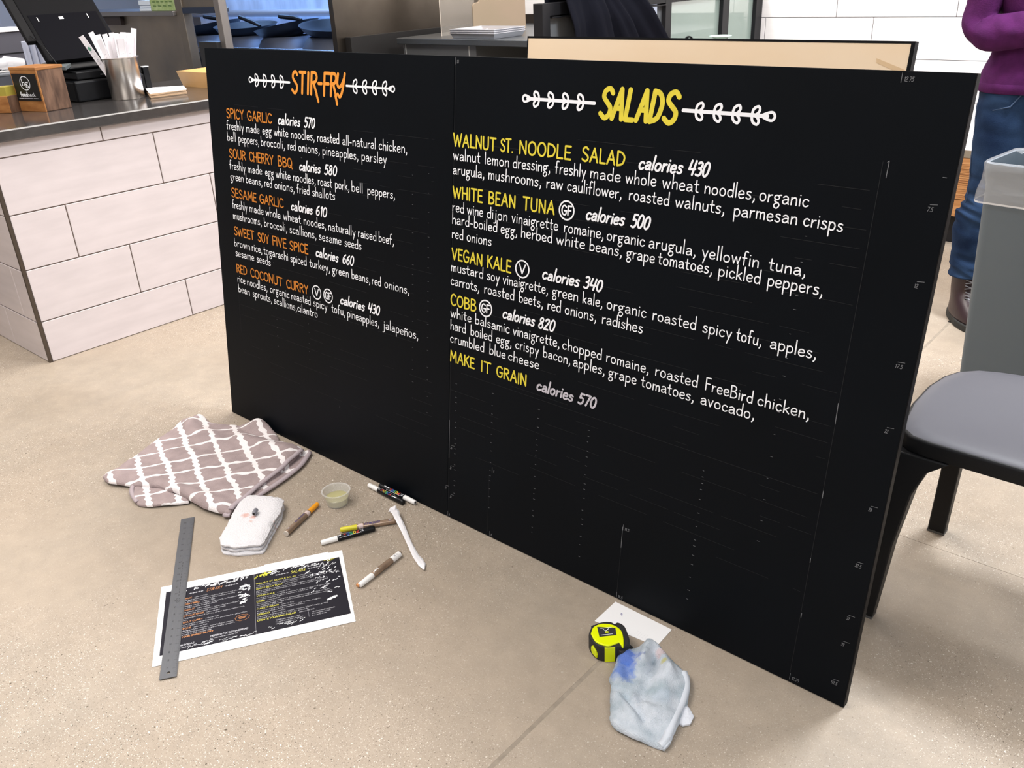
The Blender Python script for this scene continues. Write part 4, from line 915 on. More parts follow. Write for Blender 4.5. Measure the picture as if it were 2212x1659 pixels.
# white card
cdp=[(-.877,1.277),(-.730,1.2765),(-.728,1.213),(-.876,1.197)]
card=single(MB().prism(rel(cdp,(-.8,1.24)),.0004,.0010),'paper_card',M_paper,'blank white paper card against the foot of the board behind the tape measure','paper',(-.8,1.24,0))
inked('print',[[(-.045,.012),(-.039,.0095)],[(-.044,.0095),(-.038,.007)],[(-.0445,.0135),(-.0405,.012)]],.0011,lambda x,y:(x,y,.0013),mat('blue_print',(.10,.10,.30)),card,disc=0)
inked('print',[[(.015+.006*i,-.012-.004*j),(.018+.006*i,-.0125-.004*j)] for i in range(5) for j in range(4)],.0007,lambda x,y:(x,y,.0012),mat('pale_print',(.70,.70,.72)),card,disc=0)
# steel ruler
rl=thing('steel_ruler','long steel ruler lying across the printed menu sheet','ruler',(-1.477,.499,.0024),math.atan2(.838-.499,-1.981+1.477))
RL,RW=.6076,.0345
M_rul=mat('ruler_steel',(.145,.15,.162),.45,.7,var=.04,vs=30,stretch=(1,20,1))
# local +y of the ruler is the side away from the camera; outline with hole
mb=MB(); hx,hy,hr=.014,-RW/2,.0035
N_=16; holep=[(hx+hr*math.cos(2*PI*i/N_),hy+hr*math.sin(2*PI*i/N_)) for i in range(N_)]; sq=[(hx+.0155*max(-1,min(1,1.42*math.cos(2*PI*i/N_))),hy+.01725*max(-1,min(1,1.42*math.sin(2*PI*i/N_)))) for i in range(N_)]
for z,d in ((.0011,1),(0,-1)):
    vs=[(x,y,z) for x,y in holep]+[(x,y,z) for x,y in sq]; mb.add(vs,[(i,(i+1)%N_,(i+1)%N_+N_,i+N_) for i in range(N_)])
mb.add([(x,y,z) for z in (0,.0011) for x,y in holep],[(i,(i+1)%N_,(i+1)%N_+N_,i+N_) for i in range(N_)])
x0=hx+.0155
mb.add([(x0,-RW,0),(RL,-RW,0),(RL,0,0),(x0,0,0),(x0,-RW,.0011),(RL,-RW,.0011),(RL,0,.0011),(x0,0,.0011)],[(3,2,1,0),(4,5,6,7),(0,1,5,4),(1,2,6,5),(2,3,7,6)])
mb.add([(-.0015,-RW,0),(x0,-RW,0),(-.0015,-RW,.0011),(x0,-RW,.0011),(-.0015,0,0),(x0,0,0),(-.0015,0,.0011),(x0,0,.0011)],[(0,1,3,2),(4,6,7,5),(0,2,6,4)])
mb.build('ruler_blade',M_rul,rl)
M_etch=mat('etched_black',(.045,.045,.05),.6); rf=lambda x,y:(x,y,.0013); tk=[]
inch=RL/24.0
for i in range(1,24*8):
    l=.0105 if i%8==0 else (.007 if i%4==0 else (.005 if i%2==0 else .0032)); x=i*inch/8; 
    tk.append([(x,-RW+.0002),(x,-RW+l)]) if i%8==0 else tk.append([(x,-RW+.0002),(x,-RW+l*.8)])
mt_=MB(); ink(mt_,tk,.0005,rf,0)
for i in range(1,24): ink(mt_,[[(i*inch+(y),-.0125+ (x)) for x,y in s_] for s_ in word_strokes(str(i),-.003,.003 if i>9 else .0005,0,.0005)],.0008,rf,0)
ink(mt_,[[(.27+(a)*.14,-.019),(.27+(a+.055)*.14,-.019)] for a in [k*.083 for k in range(12)]],.0011,rf,0)
ink(mt_,[[(.255+.008*math.cos(a),-.018+.0045*math.sin(a)) for a in [2*PI*k/12 for k in range(13)]],[(.251,-.018),(.259,-.018)],[(.255,-.021),(.255,-.015)]],.0010,rf,0)
me=bpy.data.meshes.new('etched_scale'); me.from_pydata(mt_.v,[],mt_.f); me.materials.append(M_etch); link(bpy.data.objects.new('etched_scale',me),rl)['kind']='stuff'
# printed menu sheets
pr_=thing('printed_menu','printed black menu sheet marked with paint scribbles lying under the steel ruler','printed sheet',(-1.525,.508,0),math.atan2(.842,.538)*0+math.atan2(.361,.232))
PW,PH=.4295,.2775
us=MB().prism([(.06,.02),(.395,.02),(.395,.2830),(.240,.2830),(.238,.2795),(.06,.27)],.0003,.0006).build('under_sheet',M_paper,pr_)
sheet=MB().prism([(0,0),(PW,.000),(PW,PH),(.0,PH-.001)],.0008,.0013).build('sheet',M_paper,pr_)
pz_=lambda z: (lambda x,y:(x,y,z))
MB().prism([(.013,.030),(.4225,.030),(.4195,.250),(.0125,.252)],.0014,.0016).build('printed_area',M_ink,sheet)
def pline(txt,x0,y,u,wid,m,wfac=1.0,bold=False,disc=0):
    tot=0; cur=x0
    for wd in txt.split(' '):
        n=sum(glyph(c,2)[0] for c in wd)+1.1*(len(wd)-1); wl=n*u*wfac
        ink(m,word_strokes(wd,cur,cur+wl,y,u,0,k=2,gap=1.1),wid,pz_(.0019),disc); cur+=wl+2.6*u*wfac
    return cur
lo,ly,lw=MB(),MB(),MB()
UB=.00042
def body(lines,x,y,dy=.0060):
    for t in lines: pline(t,x,y,UB,.00055,lw,1.62); y-=dy
    return y
def head(t,cal,x,y,m):
    e=pline(t,x,y,.00046,.0009,m,1.7); 
    if cal: pline('calories '+cal,e+.004,y,.00040,.00052,lw,1.5)
    return y-.0072
y=.2085; X=.028
for t,c,bl in (('SPICY GARLIC','570',['freshly made egg white noodles, roasted all-natural chicken,','bell peppers, broccoli, red onions, pineapples, parsley']),
 ('SOUR CHERRY BBQ','580',['freshly made egg white noodles, roast pork, bell peppers,','green beans, red onions, fried shallots']),
 ('SESAME GARLIC','610',['freshly made whole wheat noodles, naturally raised beef,','mushrooms, broccoli, scallions, sesame seeds']),
 ('SWEET SOY FIVE SPICE','660',['brown rice, togarashi spiced turkey, green beans, red onions,','sesame seeds']),
 ('RED COCONUT CURRY','430',['rice noodles, organic roasted spicy tofu, pineapples, jalapeños,','bean sprouts, scallions, cilantro']),
 ('MASCARPONE','950',['freshly made egg white noodles, tomato basil sauce,','sausage, roasted red peppers, organic baby spinach,','grape tomatoes, fresh mozzarella'])):
    y=head(t,c,X,y,lo); y=body(bl,X,y,.0065)-.0015
pline('CREATE YOUR OWN STIR-FRY',X,y,.00050,.0010,lo,1.55); 
pline('FOUNTAIN SODAS',X,.0455,.00050,.0010,lw,1.5); pline('calories 0-120',X+.02,.0385,.0004,.0006,lw,1.3)
pline('HERBED FOCACCIA BREAD',.118,.0545,.00052,.0011,lw,1.4); pline('by Tribeca Oven calories 150',.118,.0475,.0004,.0006,lw,1.3)
y=.2085; X=.2185
for t,c,bl in (('WALNUT ST. NOODLE SALAD','430',['walnut lemon dressing, freshly made whole wheat noodles, organic','arugula, mushrooms, raw cauliflower, roasted walnuts, crisps']),
 ('WHITE BEAN TUNA','500',['red wine dijon vinaigrette, romaine, organic arugula, yellowfin','hard-boiled egg, herbed white beans, grape tomatoes, pickled','red onions']),
 ('VEGAN KALE','340',['mustard soy vinaigrette, green kale, organic roasted spicy tofu,','carrots, roasted beets, red onions, radishes']),
 ('COBB','820',['white balsamic vinaigrette, chopped romaine, roasted chicken,','hard-boiled egg, crispy bacon, apples, grape tomatoes, avocado,','crumbled blue cheese']),
 ('MAKE IT GRAIN','570',['sherry vinaigrette, wheat berries, red quinoa, arugula,','grape tomatoes, feta, roasted cashews']),
 ('VERANO','420',['creamy lime dressing, chopped romaine, black beans, grape','roasted corn, red onions, tortilla, avocado'])):
    y=head(t,c,X,y,ly); y=body(bl,X,y,.0062)-.0011
e=pline('CREATE YOUR OWN SALAD',X,y,.00050,.0010,ly,1.5); pline('calories 110-1140',e+.006,y,.0004,.0006,lw,1.3)
for i,t in enumerate(('*2,000 calories a day is used','for general nutrition advice, but','calorie needs may vary')): pline(t,.258,y-.011-.0062*i,.0004,.00055,lw,1.2)
for i,t in enumerate(('*all of our noodles are made','in house daily, no from','ever, pinky swear')): pline(t,.338,y-.009-.0062*i,.0004,.00055,lw,1.2)
ink(lw,[[(.331,y-.022),(.331,y-.004)],[(.2147,.03),(.2147,.251)]],.0004,pz_(.0018),0)
ink(lo,word_strokes('STIR-FRY',.105,.141,.2225,.00100,.25,k=3,gap=1.6),.0011,pz_(.0019),0)
ink(ly,word_strokes('SALADS',.300,.335,.2235,.00100,.25,k=3,gap=1.6),.0012,pz_(.0019),0)
for a,b,y_ in ((.066,.098,.2275),(.147,.178,.2275),(.264,.296,.229),(.341,.373,.229)):
    n=5
    for i in range(n):
        cx=a+(b-a)*(i+.5)/n; ink(lw,[[(cx-.0024,y_),(cx,y_+.002),(cx+.0024,y_),(cx,y_-.002),(cx-.0024,y_)]],.0011,pz_(.0019),0)
    ink(lw,[[(a,y_),(b,y_)]],.0008,pz_(.0019),0)
# bubble on the left column
bub=[(.186+.0155*math.cos(t)*(1+.05*math.sin(9*t)),.098+.0105*math.sin(t)*(1+.08*math.sin(9*t))) for t in [2*PI*i/44 for i in range(45)]]
ink(lo,[bub],.0007,pz_(.0019),0); ink(lo,[[(.177,.101),(.195,.101)],[(.177,.098),(.194,.098)],[(.179,.095),(.192,.095)]],.0014,pz_(.0019),0)
for mb_,nm,m_ in ((lo,'orange_print',mat('orange_print_ink',(.58,.25,.10),.5)),(ly,'yellow_print',mat('yellow_print_ink',(.66,.62,.10),.5)),(lw,'white_print',mat('white_print_ink',(.46,.46,.50),.5))):
    me=bpy.data.meshes.new(nm); me.from_pydata(mb_.v,[],mb_.f); me.materials.append(m_); link(bpy.data.objects.new(nm,me),sheet)['kind']='stuff'
# paint test scribbles
sc=MB(); rnd=random.Random(11)
def squig(x,y,l,a,ang,wid,n=5):
    p=[]; 
    for i in range(n):
        t=i/(n-1); px=(t-.5)*l; py=a*(1 if i%2 else -1)*rnd.uniform(.4,1); p.append((x+px*math.cos(ang)-py*math.sin(ang),y+px*math.sin(ang)+py*math.cos(ang)))
    ink(sc,[catmull(p,4)],wid,pz_(.0023),6)
for i in range(40): squig(rnd.uniform(.05,.20),rnd.uniform(.238,.2485),rnd.uniform(.003,.012),.0014,rnd.uniform(-.5,.9),rnd.uniform(.0009,.0022),4)
for i in range(34): squig(rnd.uniform(.25,.41),rnd.uniform(.236,.248),rnd.uniform(.003,.012),.0014,rnd.uniform(-.5,.9),rnd.uniform(.0009,.0024),4)
for i in range(46): squig(rnd.uniform(.335,.412),rnd.triangular(.10,.235,.20),rnd.uniform(.003,.013),.0016,rnd.uniform(-.6,1.2),rnd.uniform(.0009,.0022),4)
for i in range(20): squig(rnd.uniform(.177,.205),rnd.triangular(.140,.236,.21),rnd.uniform(.004,.012),.0020,rnd.uniform(-1,1.2),rnd.uniform(.0014,.0034),4)
for i in range(16): squig(rnd.uniform(.05,.21),rnd.uniform(.0325,.044),rnd.uniform(.006,.03),.0016,rnd.uniform(-.2,.5),rnd.uniform(.0006,.0016),5)
for i in range(10): squig(rnd.uniform(.225,.34),rnd.uniform(.034,.052),rnd.uniform(.006,.018),.0012,rnd.uniform(-.4,.6),rnd.uniform(.0008,.0018),4)
ink(sc,[catmull([(.365,.218),(.372,.232),(.378,.241),(.380,.226),(.372,.219),(.384,.225),(.392,.238),(.390,.222),(.398,.228),(.404,.234)],4)],.0010,pz_(.0023),0)
for (x,y,r) in ((.187,.152,.0055),(.192,.163,.0045),(.189,.175,.004),(.386,.098,.0065),(.378,.096,.005),(.394,.101,.0045)):
    for q in range(5): squig(x+rnd.uniform(-r,r)*.6,y+rnd.uniform(-r,r)*.35,r*1.2,r*.2,rnd.uniform(0,.8),r*.6,3)
me=bpy.data.meshes.new('white_scribbles'); me.from_pydata(sc.v,[],sc.f); me.materials.append(M_white); link(bpy.data.objects.new('white_scribbles',me),sheet)['kind']='stuff'
sc=MB()
for i in range(9): squig(.232+.0022*i,.243-.001*(i%3),.016,.0025,.9+rnd.uniform(-.4,.3),.0016,4)
squig(.219,.236,.014,.003,1.0,.0012,6); squig(.395,.2475,.026,.0004,.0,.0013,4); squig(.396,.2435,.012,.0008,.1,.0011,4)
me=bpy.data.meshes.new('yellow_scribbles'); me.from_pydata(sc.v,[],sc.f); me.materials.append(mat('fluorescent_yellow_ink',(.74,.74,.06),.5)); link(bpy.data.objects.new('yellow_scribbles',me),sheet)['kind']='stuff'
# ---- markers
M_brn=mat('clear_brown_barrel',(.30,.21,.15),.25,.35,var=.15,vs=30,stretch=(1,1,1)); M_oc=mat('amber_cap',(.80,.33,.02),.35); M_yc=mat('yellow_cap',(.66,.60,.03),.35)
M_wc=mat('white_cap',(.84,.83,.82),.35); M_lbl=mat('pale_label',(.62,.50,.48),.5); M_navy=mat('navy_print',(.025,.02,.16),.5)
COLS={'r':(.72,.02,.02),'y':(.80,.58,.02),'g':(.02,.30,.12),'b':(.02,.12,.50)}
def marker(name,label,capend,tail,kind,twist=0,flip=False):
    dx,dy=tail[0]-capend[0],tail[1]-capend[1]; L=math.hypot(dx,dy); r=.0078
    t=thing(name,label,'marker',(capend[0],capend[1],r),math.atan2(dy,dx),'paint markers on the floor')
    R=Matrix.Rotation(PI/2,4,'Y')
    cl={'orange':.042,'yellow':.043,'posca':.042,'white':.044}[kind]
    capm={'orange':M_oc,'yellow':M_yc,'posca':M_wc,'white':M_wc}[kind]; bm_=M_black if kind=='posca' else M_brn
    MB().lathe([(.0048,0),(.0060,.0012),(.0066,.004),(.0072,cl-.002),(.0072,cl)],20,R).build('cap',capm,t,smooth=True)
    if kind=='posca': MB().lathe([(.0030,-.0005),(.0030,.002)],12,R).build('cap_vent',M_black,t)
    b=MB().lathe([(.0068,cl-.001),(.0074,cl+.002),(.0078,cl+.006),(.0078,L-.006),(.0072,L-.0015),(.0060,L)],20,R).build('barrel',bm_,t,smooth=True)
    def cyl(rad):
        # x runs along the barrel, y wraps around its top (towards the viewer side is -y)
        return lambda x,y: (x,-rad*math.sin((y+twist)/rad)*-1, rad*math.cos((y+twist)/rad))
    if kind=='posca':
        x=cl+.016; f0=cyl(.00800); xm=2*(cl+.036); f=(lambda X_,Y_: f0(xm-X_,-Y_)) if flip else f0
        for ch,c in zip('POSCA','rygbr'):
            m_=mat('print_'+c,COLS[c],.4); inked('letter',word_strokes(ch,x,x+.0066,-.0035,.00072,k=3),.0017,f,m_,b,disc=6); x+=.0082
        inked('fine_print',[[(cl+.010+.0024*i,.0050),(cl+.0115+.0024*i,.0050)] for i in range(24)]+word_strokes('paint marker',cl+.062,cl+.080,-.003,.0004,k=2),.0009,f,M_white,b,disc=0)
        inked('fine_print',word_strokes('PX',cl+.004,cl+.012,-.003,.0006),.0010,f,M_white,b,disc=0)
    elif kind in('orange','yellow'):
        f=cyl(.0080)
        MB().lathe([(.00785,cl+.004),(.00785,cl+.016)],20,R,cap=False).build('label_band',M_lbl,b,smooth=True)
        inked('brand_print',word_strokes('DECOCOLOR',cl+.018,cl+.060,-.0030,.00062,.12,k=3,gap=1.5),.0013,f,M_navy,b,disc=0)
        inked('logo_block',[[(L-.020,0),(L-.011,0)]],.0062,f,M_navy,b,disc=0); inked('logo_mark',word_strokes('U',L-.018,L-.013,-.0018,.00036),.0009,cyl(.0081),M_white,b,disc=0)
        if kind=='orange': MB().lathe([(.0074,L-.003),(.0074,L+.001)],20,R).build('end_plug',mat('pale_plug',(.62,.56,.50),.4),t,bevel=.0008)
    else:
        f=cyl(.0080)
        MB().lathe([(.0080,L-.034),(.0080,L-.004)],20,R,cap=False).build('label_band',M_wc,b,smooth=True)
        inked('fine_print',word_strokes('18',L-.026,L-.020,-.002,.0005)+word_strokes('(2)',L-.018,L-.012,-.002,.0005),.0008,cyl(.0082),mat('grey_print',(.25,.25,.3)),b,disc=0)
        inked('fine_print',word_strokes('paint',cl+.004,cl+.022,.0,.0007,.2,k=3),.0016,f,M_wc,b,disc=0)
        Ms=mat('orange_stained_clip',(.60,.26,.09),.45)
        MB().box(-.002,.034,.0062,.0095,-.004,.001).box(-.003,.004,.0005,.009,-.0045,.002).build('clip',Ms,t,bevel=.0012,label='orange stained pocket clip')
    return t
marker('paint_marker','amber capped paint marker with a brown barrel lying alone between cup and white cloth',(-1.737,1.107),(-1.690,.969),'orange',-.002)
marker('paint_marker','yellow capped paint marker with a brown barrel, its end under the twisted paper',(-1.5905,1.0665),(-1.505,1.1835),'yellow',-.002)
marker('paint_marker','black marker with white cap touching the yellow capped marker, above the printed menu',(-1.585,1.000),(-1.5245,1.1265),'posca',-.003,True)
marker('paint_marker','black marker, white cap at left, nearer of the pair under the board',(-1.698,1.2545),(-1.552,1.2535),'posca',-.002)
marker('paint_marker','black marker with white cap at right, lying right against the foot of the board',(-1.527,1.2725),(-1.670,1.2720),'posca',.003,False)
marker('paint_marker','brown barrelled marker with a white cap and stained orange clip, right of the printed menu',(-1.376,.951),(-1.3915,1.095),'white',-.002)
# twisted paper
tw_=thing('twisted_paper_wrapper','thin twisted strip of white paper lying across the yellow marker end','paper scrap',(-1.43,1.15,0))
mb=MB(); pts=rel([(-1.552,1.206),(-1.542,1.203),(-1.531,1.199),(-1.518,1.194),(-1.505,1.187),(-1.480,1.176),(-1.452,1.162),(-1.426,1.149),(-1.395,1.133),(-1.357,1.114),(-1.338,1.107),(-1.318,1.098),(-1.300,1.088)],(-1.43,1.15)); zz=[.010,.014,.020,.022,.022,.016,.010,.006,.006,.005,.005,.006,.005]; wd=[.0015,.006,.012,.011,.0085,.0075,.007,.0065,.006,.007,.009,.008,.001]
vs=[];fs=[]; rn=random.Random(3)
for (x,y),z,w1 in zip(pts,zz,wd):
    nx,ny=.44,.90
    for k in range(6):
        a=2*PI*k/6; rr1=w1*(1+rn.uniform(-.18,.18)); vs.append((x+nx*rr1*math.cos(a),y+ny*rr1*math.cos(a),max(.0004,z+rr1*.42*math.sin(a))))
for i in range(len(pts)-1):
    for k in range(6): a=i*6+k;b=i*6+(k+1)%6; fs.append((a,b,b+6,a+6))
mb.add(vs,fs); mb.build('paper_strip',mat('waxed_white_paper',(.78,.77,.80),.4),tw_)
mb=MB(); mb.add([(-.118,.052,.020),(-.103,.060,.030),(-.092,.046,.026),(-.106,.036,.022),(-.09,.055,.018),(-.082,.040,.024)],[(0,1,2,3),(2,4,5),(1,4,2)]); mb.build('torn_end',mat('waxed_white_paper'),tw_,solid=.0005)
# plastic cup of water
cup=thing('sauce_cup','small clear plastic cup half full of yellowish water on the floor','cup',(-1.705,1.149,0))
M_pl=mat('frosted_plastic',(.80,.80,.78),.22,alpha=.30,spec=.8); M_wat=mat('yellow_water',(.66,.62,.30),.06,alpha=.55,spec=.7)
MB().lathe([(.0265,0),(.0285,.001),(.0362,.0400),(.0395,.0412),(.0395,.0424),(.0352,.0424),(.0275,.0022)],40,cap=True).build('cup_wall',M_pl,cup,smooth=True,ang=50)
MB().lathe([(.0270,.0026),(.0308,.021),(.0305,.0212)],40).build('water',M_wat,cup,smooth=True,ang=50)
# wet streak and dark specks on the floor are in the concrete
# ================================================================ ON THE COUNTER
CZ=.8685
M_wdA=wood_mat('orange_wood',(.25,.095,.025),(.40,.18,.055),(3,1,10),4,.55)
M_wdB=wood_mat('brown_wood',(.055,.027,.016),(.17,.095,.06),(1,8,2),5,.55)
# front faces -Y (towards the left of the view), side faces +X
hb=thing('feedback_box','wooden box with a black feedback sign standing on the dark countertop','box',(-3.695,1.447,CZ),math.radians(15))
MB().box(-.150,.0,0,.115,.0,.157).build('box_body',M_wdB,hb,bevel=.003)
f_=MB(); f_.box(-.1515,.001,-.006,.0,.0,.153); f_.build('front_board',M_wdA,hb,bevel=.002)
MB().box(-.153,.002,-.007,.117,.153,.165).build('lid',M_wdA,hb,bevel=.002)
MB().box(-.143,-.006,-.0085,-.006,.042,.142).build('sign_plate',mat('sign_black',(.010,.010,.010),.35),hb,bevel=.0005)
sf=lambda x,y:(-.143+x*1.16,-.0092,.042+y*1.05)
st=[[(.059+.024*math.cos(2*PI*i/26),.062+.024*math.sin(2*PI*i/26)) for i in range(27)]]
inked('sign_ring',st,.0026,sf,M_white,hb,disc=0)
inked('sign_letters',word_strokes('hg',.044,.074,.054,.0023,k=5,gap=1.0),.0030,sf,M_white,hb,disc=8)
inked('sign_letters',word_strokes('feed',.022,.056,.0155,.00150,k=4,gap=1.0),.0027,sf,M_white,hb,disc=6)
inked('sign_letters',word_strokes('back',.0575,.096,.0155,.00150,k=4,gap=1.0),.0013,sf,M_white,hb,disc=0)
inked('sign_line',[[(.010,.008),(.034,.008)],[(.084,.008),(.108,.008)]],.0012,sf,M_white,hb,disc=0)
inked('sign_small_print',[[(.036+.0028*i,.008),(.038+.0028*i,.008)] for i in range(16)],.0026,sf,M_grey,hb,disc=0)
sb=thing('card_holder_box','low wooden box holding a yellow edged card beside the feedback box','box',(-3.81,1.357,CZ),math.radians(30))
MB().box(-.19,-.0,.0,.075,0,.064).build('box_body',M_wdA,sb,bevel=.003)
MB().box(-.0,.004,.0,.075,0,.064).build('side_board',M_wdB,sb,bevel=.001)
MB().box(-.045,-.004,.006,.066,.050,.098).build('card_stack',mat('olive_yellow_card',(.36,.30,.05),.5),sb,bevel=.001)
MB().box(-.180,-.048,.006,.066,.050,.097).build('photo_card',mat('dark_photo',(.10,.06,.05),.4,col2=(.45,.36,.34),vs=40),sb)
# point of sale terminal
pt=thing('sales_terminal','black point of sale terminal with a tilted screen standing on the countertop','terminal',(-3.96,1.76,CZ))
MB().box(-.14,.115,-.12,.19,0,.085).build('base',M_black,pt,bevel=.010,seg=3)
MB().box(-.13,.11,-.10,.185,.088,.118).build('base_top',M_black,pt,bevel=.004)
MB().prism([(.005,-.21),(.175,-.163),(-.10,.0),(-.28,-.03)],.135,.150).build('reader_plate',mat('grey_green_top',(.115,.135,.14),.45),pt,bevel=.002)
MB().box(.110,.1125,.00,.015,.098,.102).build('silver_badge',mat('silver',(.7,.75,.8),.3,1),pt)
ez=Vector((.77,0,.64)); Ms=frame((.035,-.165,.165),(0,1,0),(-.64,0,.77))
MB().box(0,.33,0,.42,-.032,0,Ms).build('screen_shell',mat('screen_shell',(.006,.006,.007),.6,spec=.08),pt,bevel=.008,seg=3)
MB().box(.02,.31,.0,.225,0,.0015,Ms).build('screen_panel',mat('dark_panel',(.003,.003,.005),.6,spec=.06),pt)
mk=MB(); mk.box(.050,.053,.190,.212,.0015,.003,Ms).box(.140,.158,.196,.208,.0015,.003,Ms).box(.262,.265,.192,.214,.0015,.003,Ms); mk.build('silver_mark',mat('silver2',(.75,.75,.75),.4),pt)
MB().box(-.035,.0,.10,.36,-.022,.004,Ms).build('card_swipe',mat('swipe_black',(.012,.012,.013),.6,spec=.1),pt,bevel=.004)
cb=MB(); cb.tube([tuple(Ms@Vector(p)) for p in ((-.02,.12,.01),(-.01,.09,.02),(.0,.04,.03),(.02,-.02,.01))],.0022,6); cb.build('cable',M_black,pt)
MB().box(.0,.33,-.03,.0,-.05,-.02,Ms).build('hinge',M_black,pt,bevel=.005)
# steel cup of straws
sc_=thing('straw_holder','brushed steel cup full of white wrapped drinking straws on the countertop','cup',(-3.765,1.818,CZ))
MB().lathe([(.064,0),(.066,.002),(.0675,.160),(.077,.163),(.077,.1655),(.070,.1665),(.064,.164),(.062,.006)],48).build('steel_cup',mat('polished_steel',(.80,.75,.70),.27,1,var=.18,vs=14,stretch=(3,3,.1)),sc_,smooth=True,ang=50)
M_wr=mat('straw_wrapper',(.82,.79,.83),.6); M_wp=mat('straw_print_green',(.10,.30,.20),.6); M_wg=mat('straw_print_grey',(.30,.30,.36),.6)
rs=random.Random(5)
spec=[]
for i in range(24):
    a=rs.uniform(0,2*PI); r=.064*math.sqrt(rs.random()); spec.append((a,r,rs.uniform(.195,.240),None))
spec+=[(-1.95,.100,.262,'leftmost paper wrapped straw leaning out with a round green emblem'),(-1.7,.070,.25,'wrapped straw with a curled tip next to the leftmost straw'),(1.25,.062,.245,'broad wrapped straw at the right rim of the steel cup'),(.8,.055,.235,None)]
straw_me={}
def straw_mesh(k):
    if k in straw_me: return straw_me[k]
    L=(.235,.25,.268)[k]; mb=MB(); w1=.0112
    mb.add([(-w1,-.0012,0),(w1,-.0012,0),(w1,.0012,0),(-w1,.0012,0),(-w1,-.0035,L*.5),(w1,-.0035,L*.5),(w1,.0035,L*.5),(-w1,.0035,L*.5),(-w1*.95,-.0008,L),(w1*.95,-.0008,L),(w1*.95,.0008,L),(-w1*.95,.0008,L)],
      [(3,2,1,0),(0,1,5,4),(1,2,6,5),(2,3,7,6),(3,0,4,7),(4,5,9,8),(5,6,10,9),(6,7,11,10),(7,4,8,11),(8,9,10,11)])
    me=bpy.data.meshes.new('wrapped_straw'); me.from_pydata(mb.v,[],mb.f); me.materials.append(M_wr)
    pm_=MB()
    for s in (-1,1):
        f=lambda x,y: (x,s*.0042,y)
        ink(pm_,[[(-.004,L*.55+.006*i),(.004,L*.55+.006*i+rs.uniform(-.002,.002))] for i in range(4)]+[[(-.003,L*.74),(.004,L*.75)],[(-.003,L*.68),(.003,L*.69)],[(-.002,L*.62),(.004,L*.615)]],.0010,f,0)
    pme=bpy.data.meshes.new('print'); pme.from_pydata(pm_.v,[],pm_.f); pme.materials.append(M_wg)
    gm=MB(); 
    for s in (-1,1): gm.add([(.0058*math.cos(2*PI*q/12),s*.0040,L*.80+.0085*math.sin(2*PI*q/12)) for q in range(12)],[tuple(range(12))])
    gme=bpy.data.meshes.new('green_emblem'); gme.from_pydata(gm.v,[],gm.f); gme.materials.append(M_wp)
    straw_me[k]=(me,pme,gme); return straw_me[k]
for i,(a,r,top,lb) in enumerate(spec):
    me,pme,gme=straw_mesh(0 if top<.21 else (1 if top<.24 else 2))
    o=bpy.data.objects.new('wrapped_straw',me); cx,cy=-3.765,1.818
    bx,by=cx+.35*min(r,.05)*math.cos(a),cy+.35*min(r,.05)*math.sin(a); tx,ty=cx+r*1.02*math.cos(a),cy+r*1.02*math.sin(a)
    d=Vector((tx-bx,ty-by,.19)).normalized(); th=math.radians(64)+rs.uniform(-.45,.45); xa=Vector((math.cos(th),math.sin(th),0)); xa=(xa-d*xa.dot(d)).normalized(); ya=d.cross(xa)
    M=Matrix(((xa.x,ya.x,d.x,bx),(xa.y,ya.y,d.y,by),(xa.z,ya.z,d.z,CZ+.010),(0,0,0,1))); o.matrix_world=M
    link(o); tag(o,lb or 'white paper wrapped straw in the packed middle of the steel cup','straw',None if lb else 'wrapped straws in the steel cup')
    if i%5!=1: link(bpy.data.objects.new('print',pme),o)
    if i in (5,12,24): link(bpy.data.objects.new('emblem',gme),o)
# napkins, tray, small black stand
nk=thing('napkin_pile','low pile of brown paper napkins with a white sheet on top beside the straw cup','napkins',(-3.75,1.94,CZ))
pl=[(.102,-.085),(.125,.07),(-.02,.14),(-.13,.02)]
rq=random.Random(8)
for i in range(7):
    q=[(x+rq.uniform(-.003,.003),y+rq.uniform(-.003,.003)) for x,y in pl]; mm=mat('brown_napkin',(.60,.42,.27),.8,var=.05,vs=50) if i<6 else mat('white_napkin',(.80,.80,.84),.8)
    MB().prism(q,.0003+i*.0030,.0027+i*.0030).build('napkin',mm,nk)
blue=single(MB().prism([(-.02,-.10),(.09,.0),(-.03,.13),(-.13,.04)],.0,.0012),'blue_sheet',mat('pale_blue_sheet',(.25,.38,.75),.5),'pale blue sheet lying under the back of the napkin pile','sheet',(-3.90,2.05,CZ))
st_=thing('small_sign_stand','slim black upright stand just behind the straw cup','stand',(-3.865,1.965,CZ))
MB().box(-.012,.012,-.012,.014,0,.108).build('upright',M_black,st_,bevel=.002); MB().box(-.013,.013,-.013,.016,.108,.111).build('silver_tip',mat('silver2'),st_); MB().box(-.03,.03,-.03,.03,0,.004).build('foot',M_black,st_)
M_kr=mat('kraft_card',(.66,.38,.15),.7,var=.05,vs=12); M_kr2=mat('kraft_card_light',(.78,.48,.22),.7)
ct=thing('kraft_tray','open tan cardboard tray on the countertop at the board edge','tray',(-3.93,2.17,CZ),math.radians(2))
def tray(mb,w_,d_,h_,fl,t=.004):
    o=[(-fl,-fl),(w_+fl,-fl),(w_+fl,d_+fl),(-fl,d_+fl)]; i=[(0,0),(w_,0),(w_,d_),(0,d_)]
    vs=[(x,y,.0) for x,y in i]+[(x,y,h_) for x,y in o]+[(x+ (t if x<=0 else -t),y+(t if y<=0 else -t),h_) for x,y in o]+[(x+(t if x==0 else -t),y+(t if y==0 else -t),t) for x,y in i]
    fs=[(3,2,1,0),(12,13,14,15)]
    for k in range(4): n=(k+1)%4; fs+=[(k,n,4+n,4+k),(4+k,4+n,8+n,8+k),(8+k,8+n,12+n,12+k)]
    mb.add(vs,fs)
mb=MB(); tray(mb,.26,.34,.068,.014); mb.build('tray_walls',M_kr,ct)
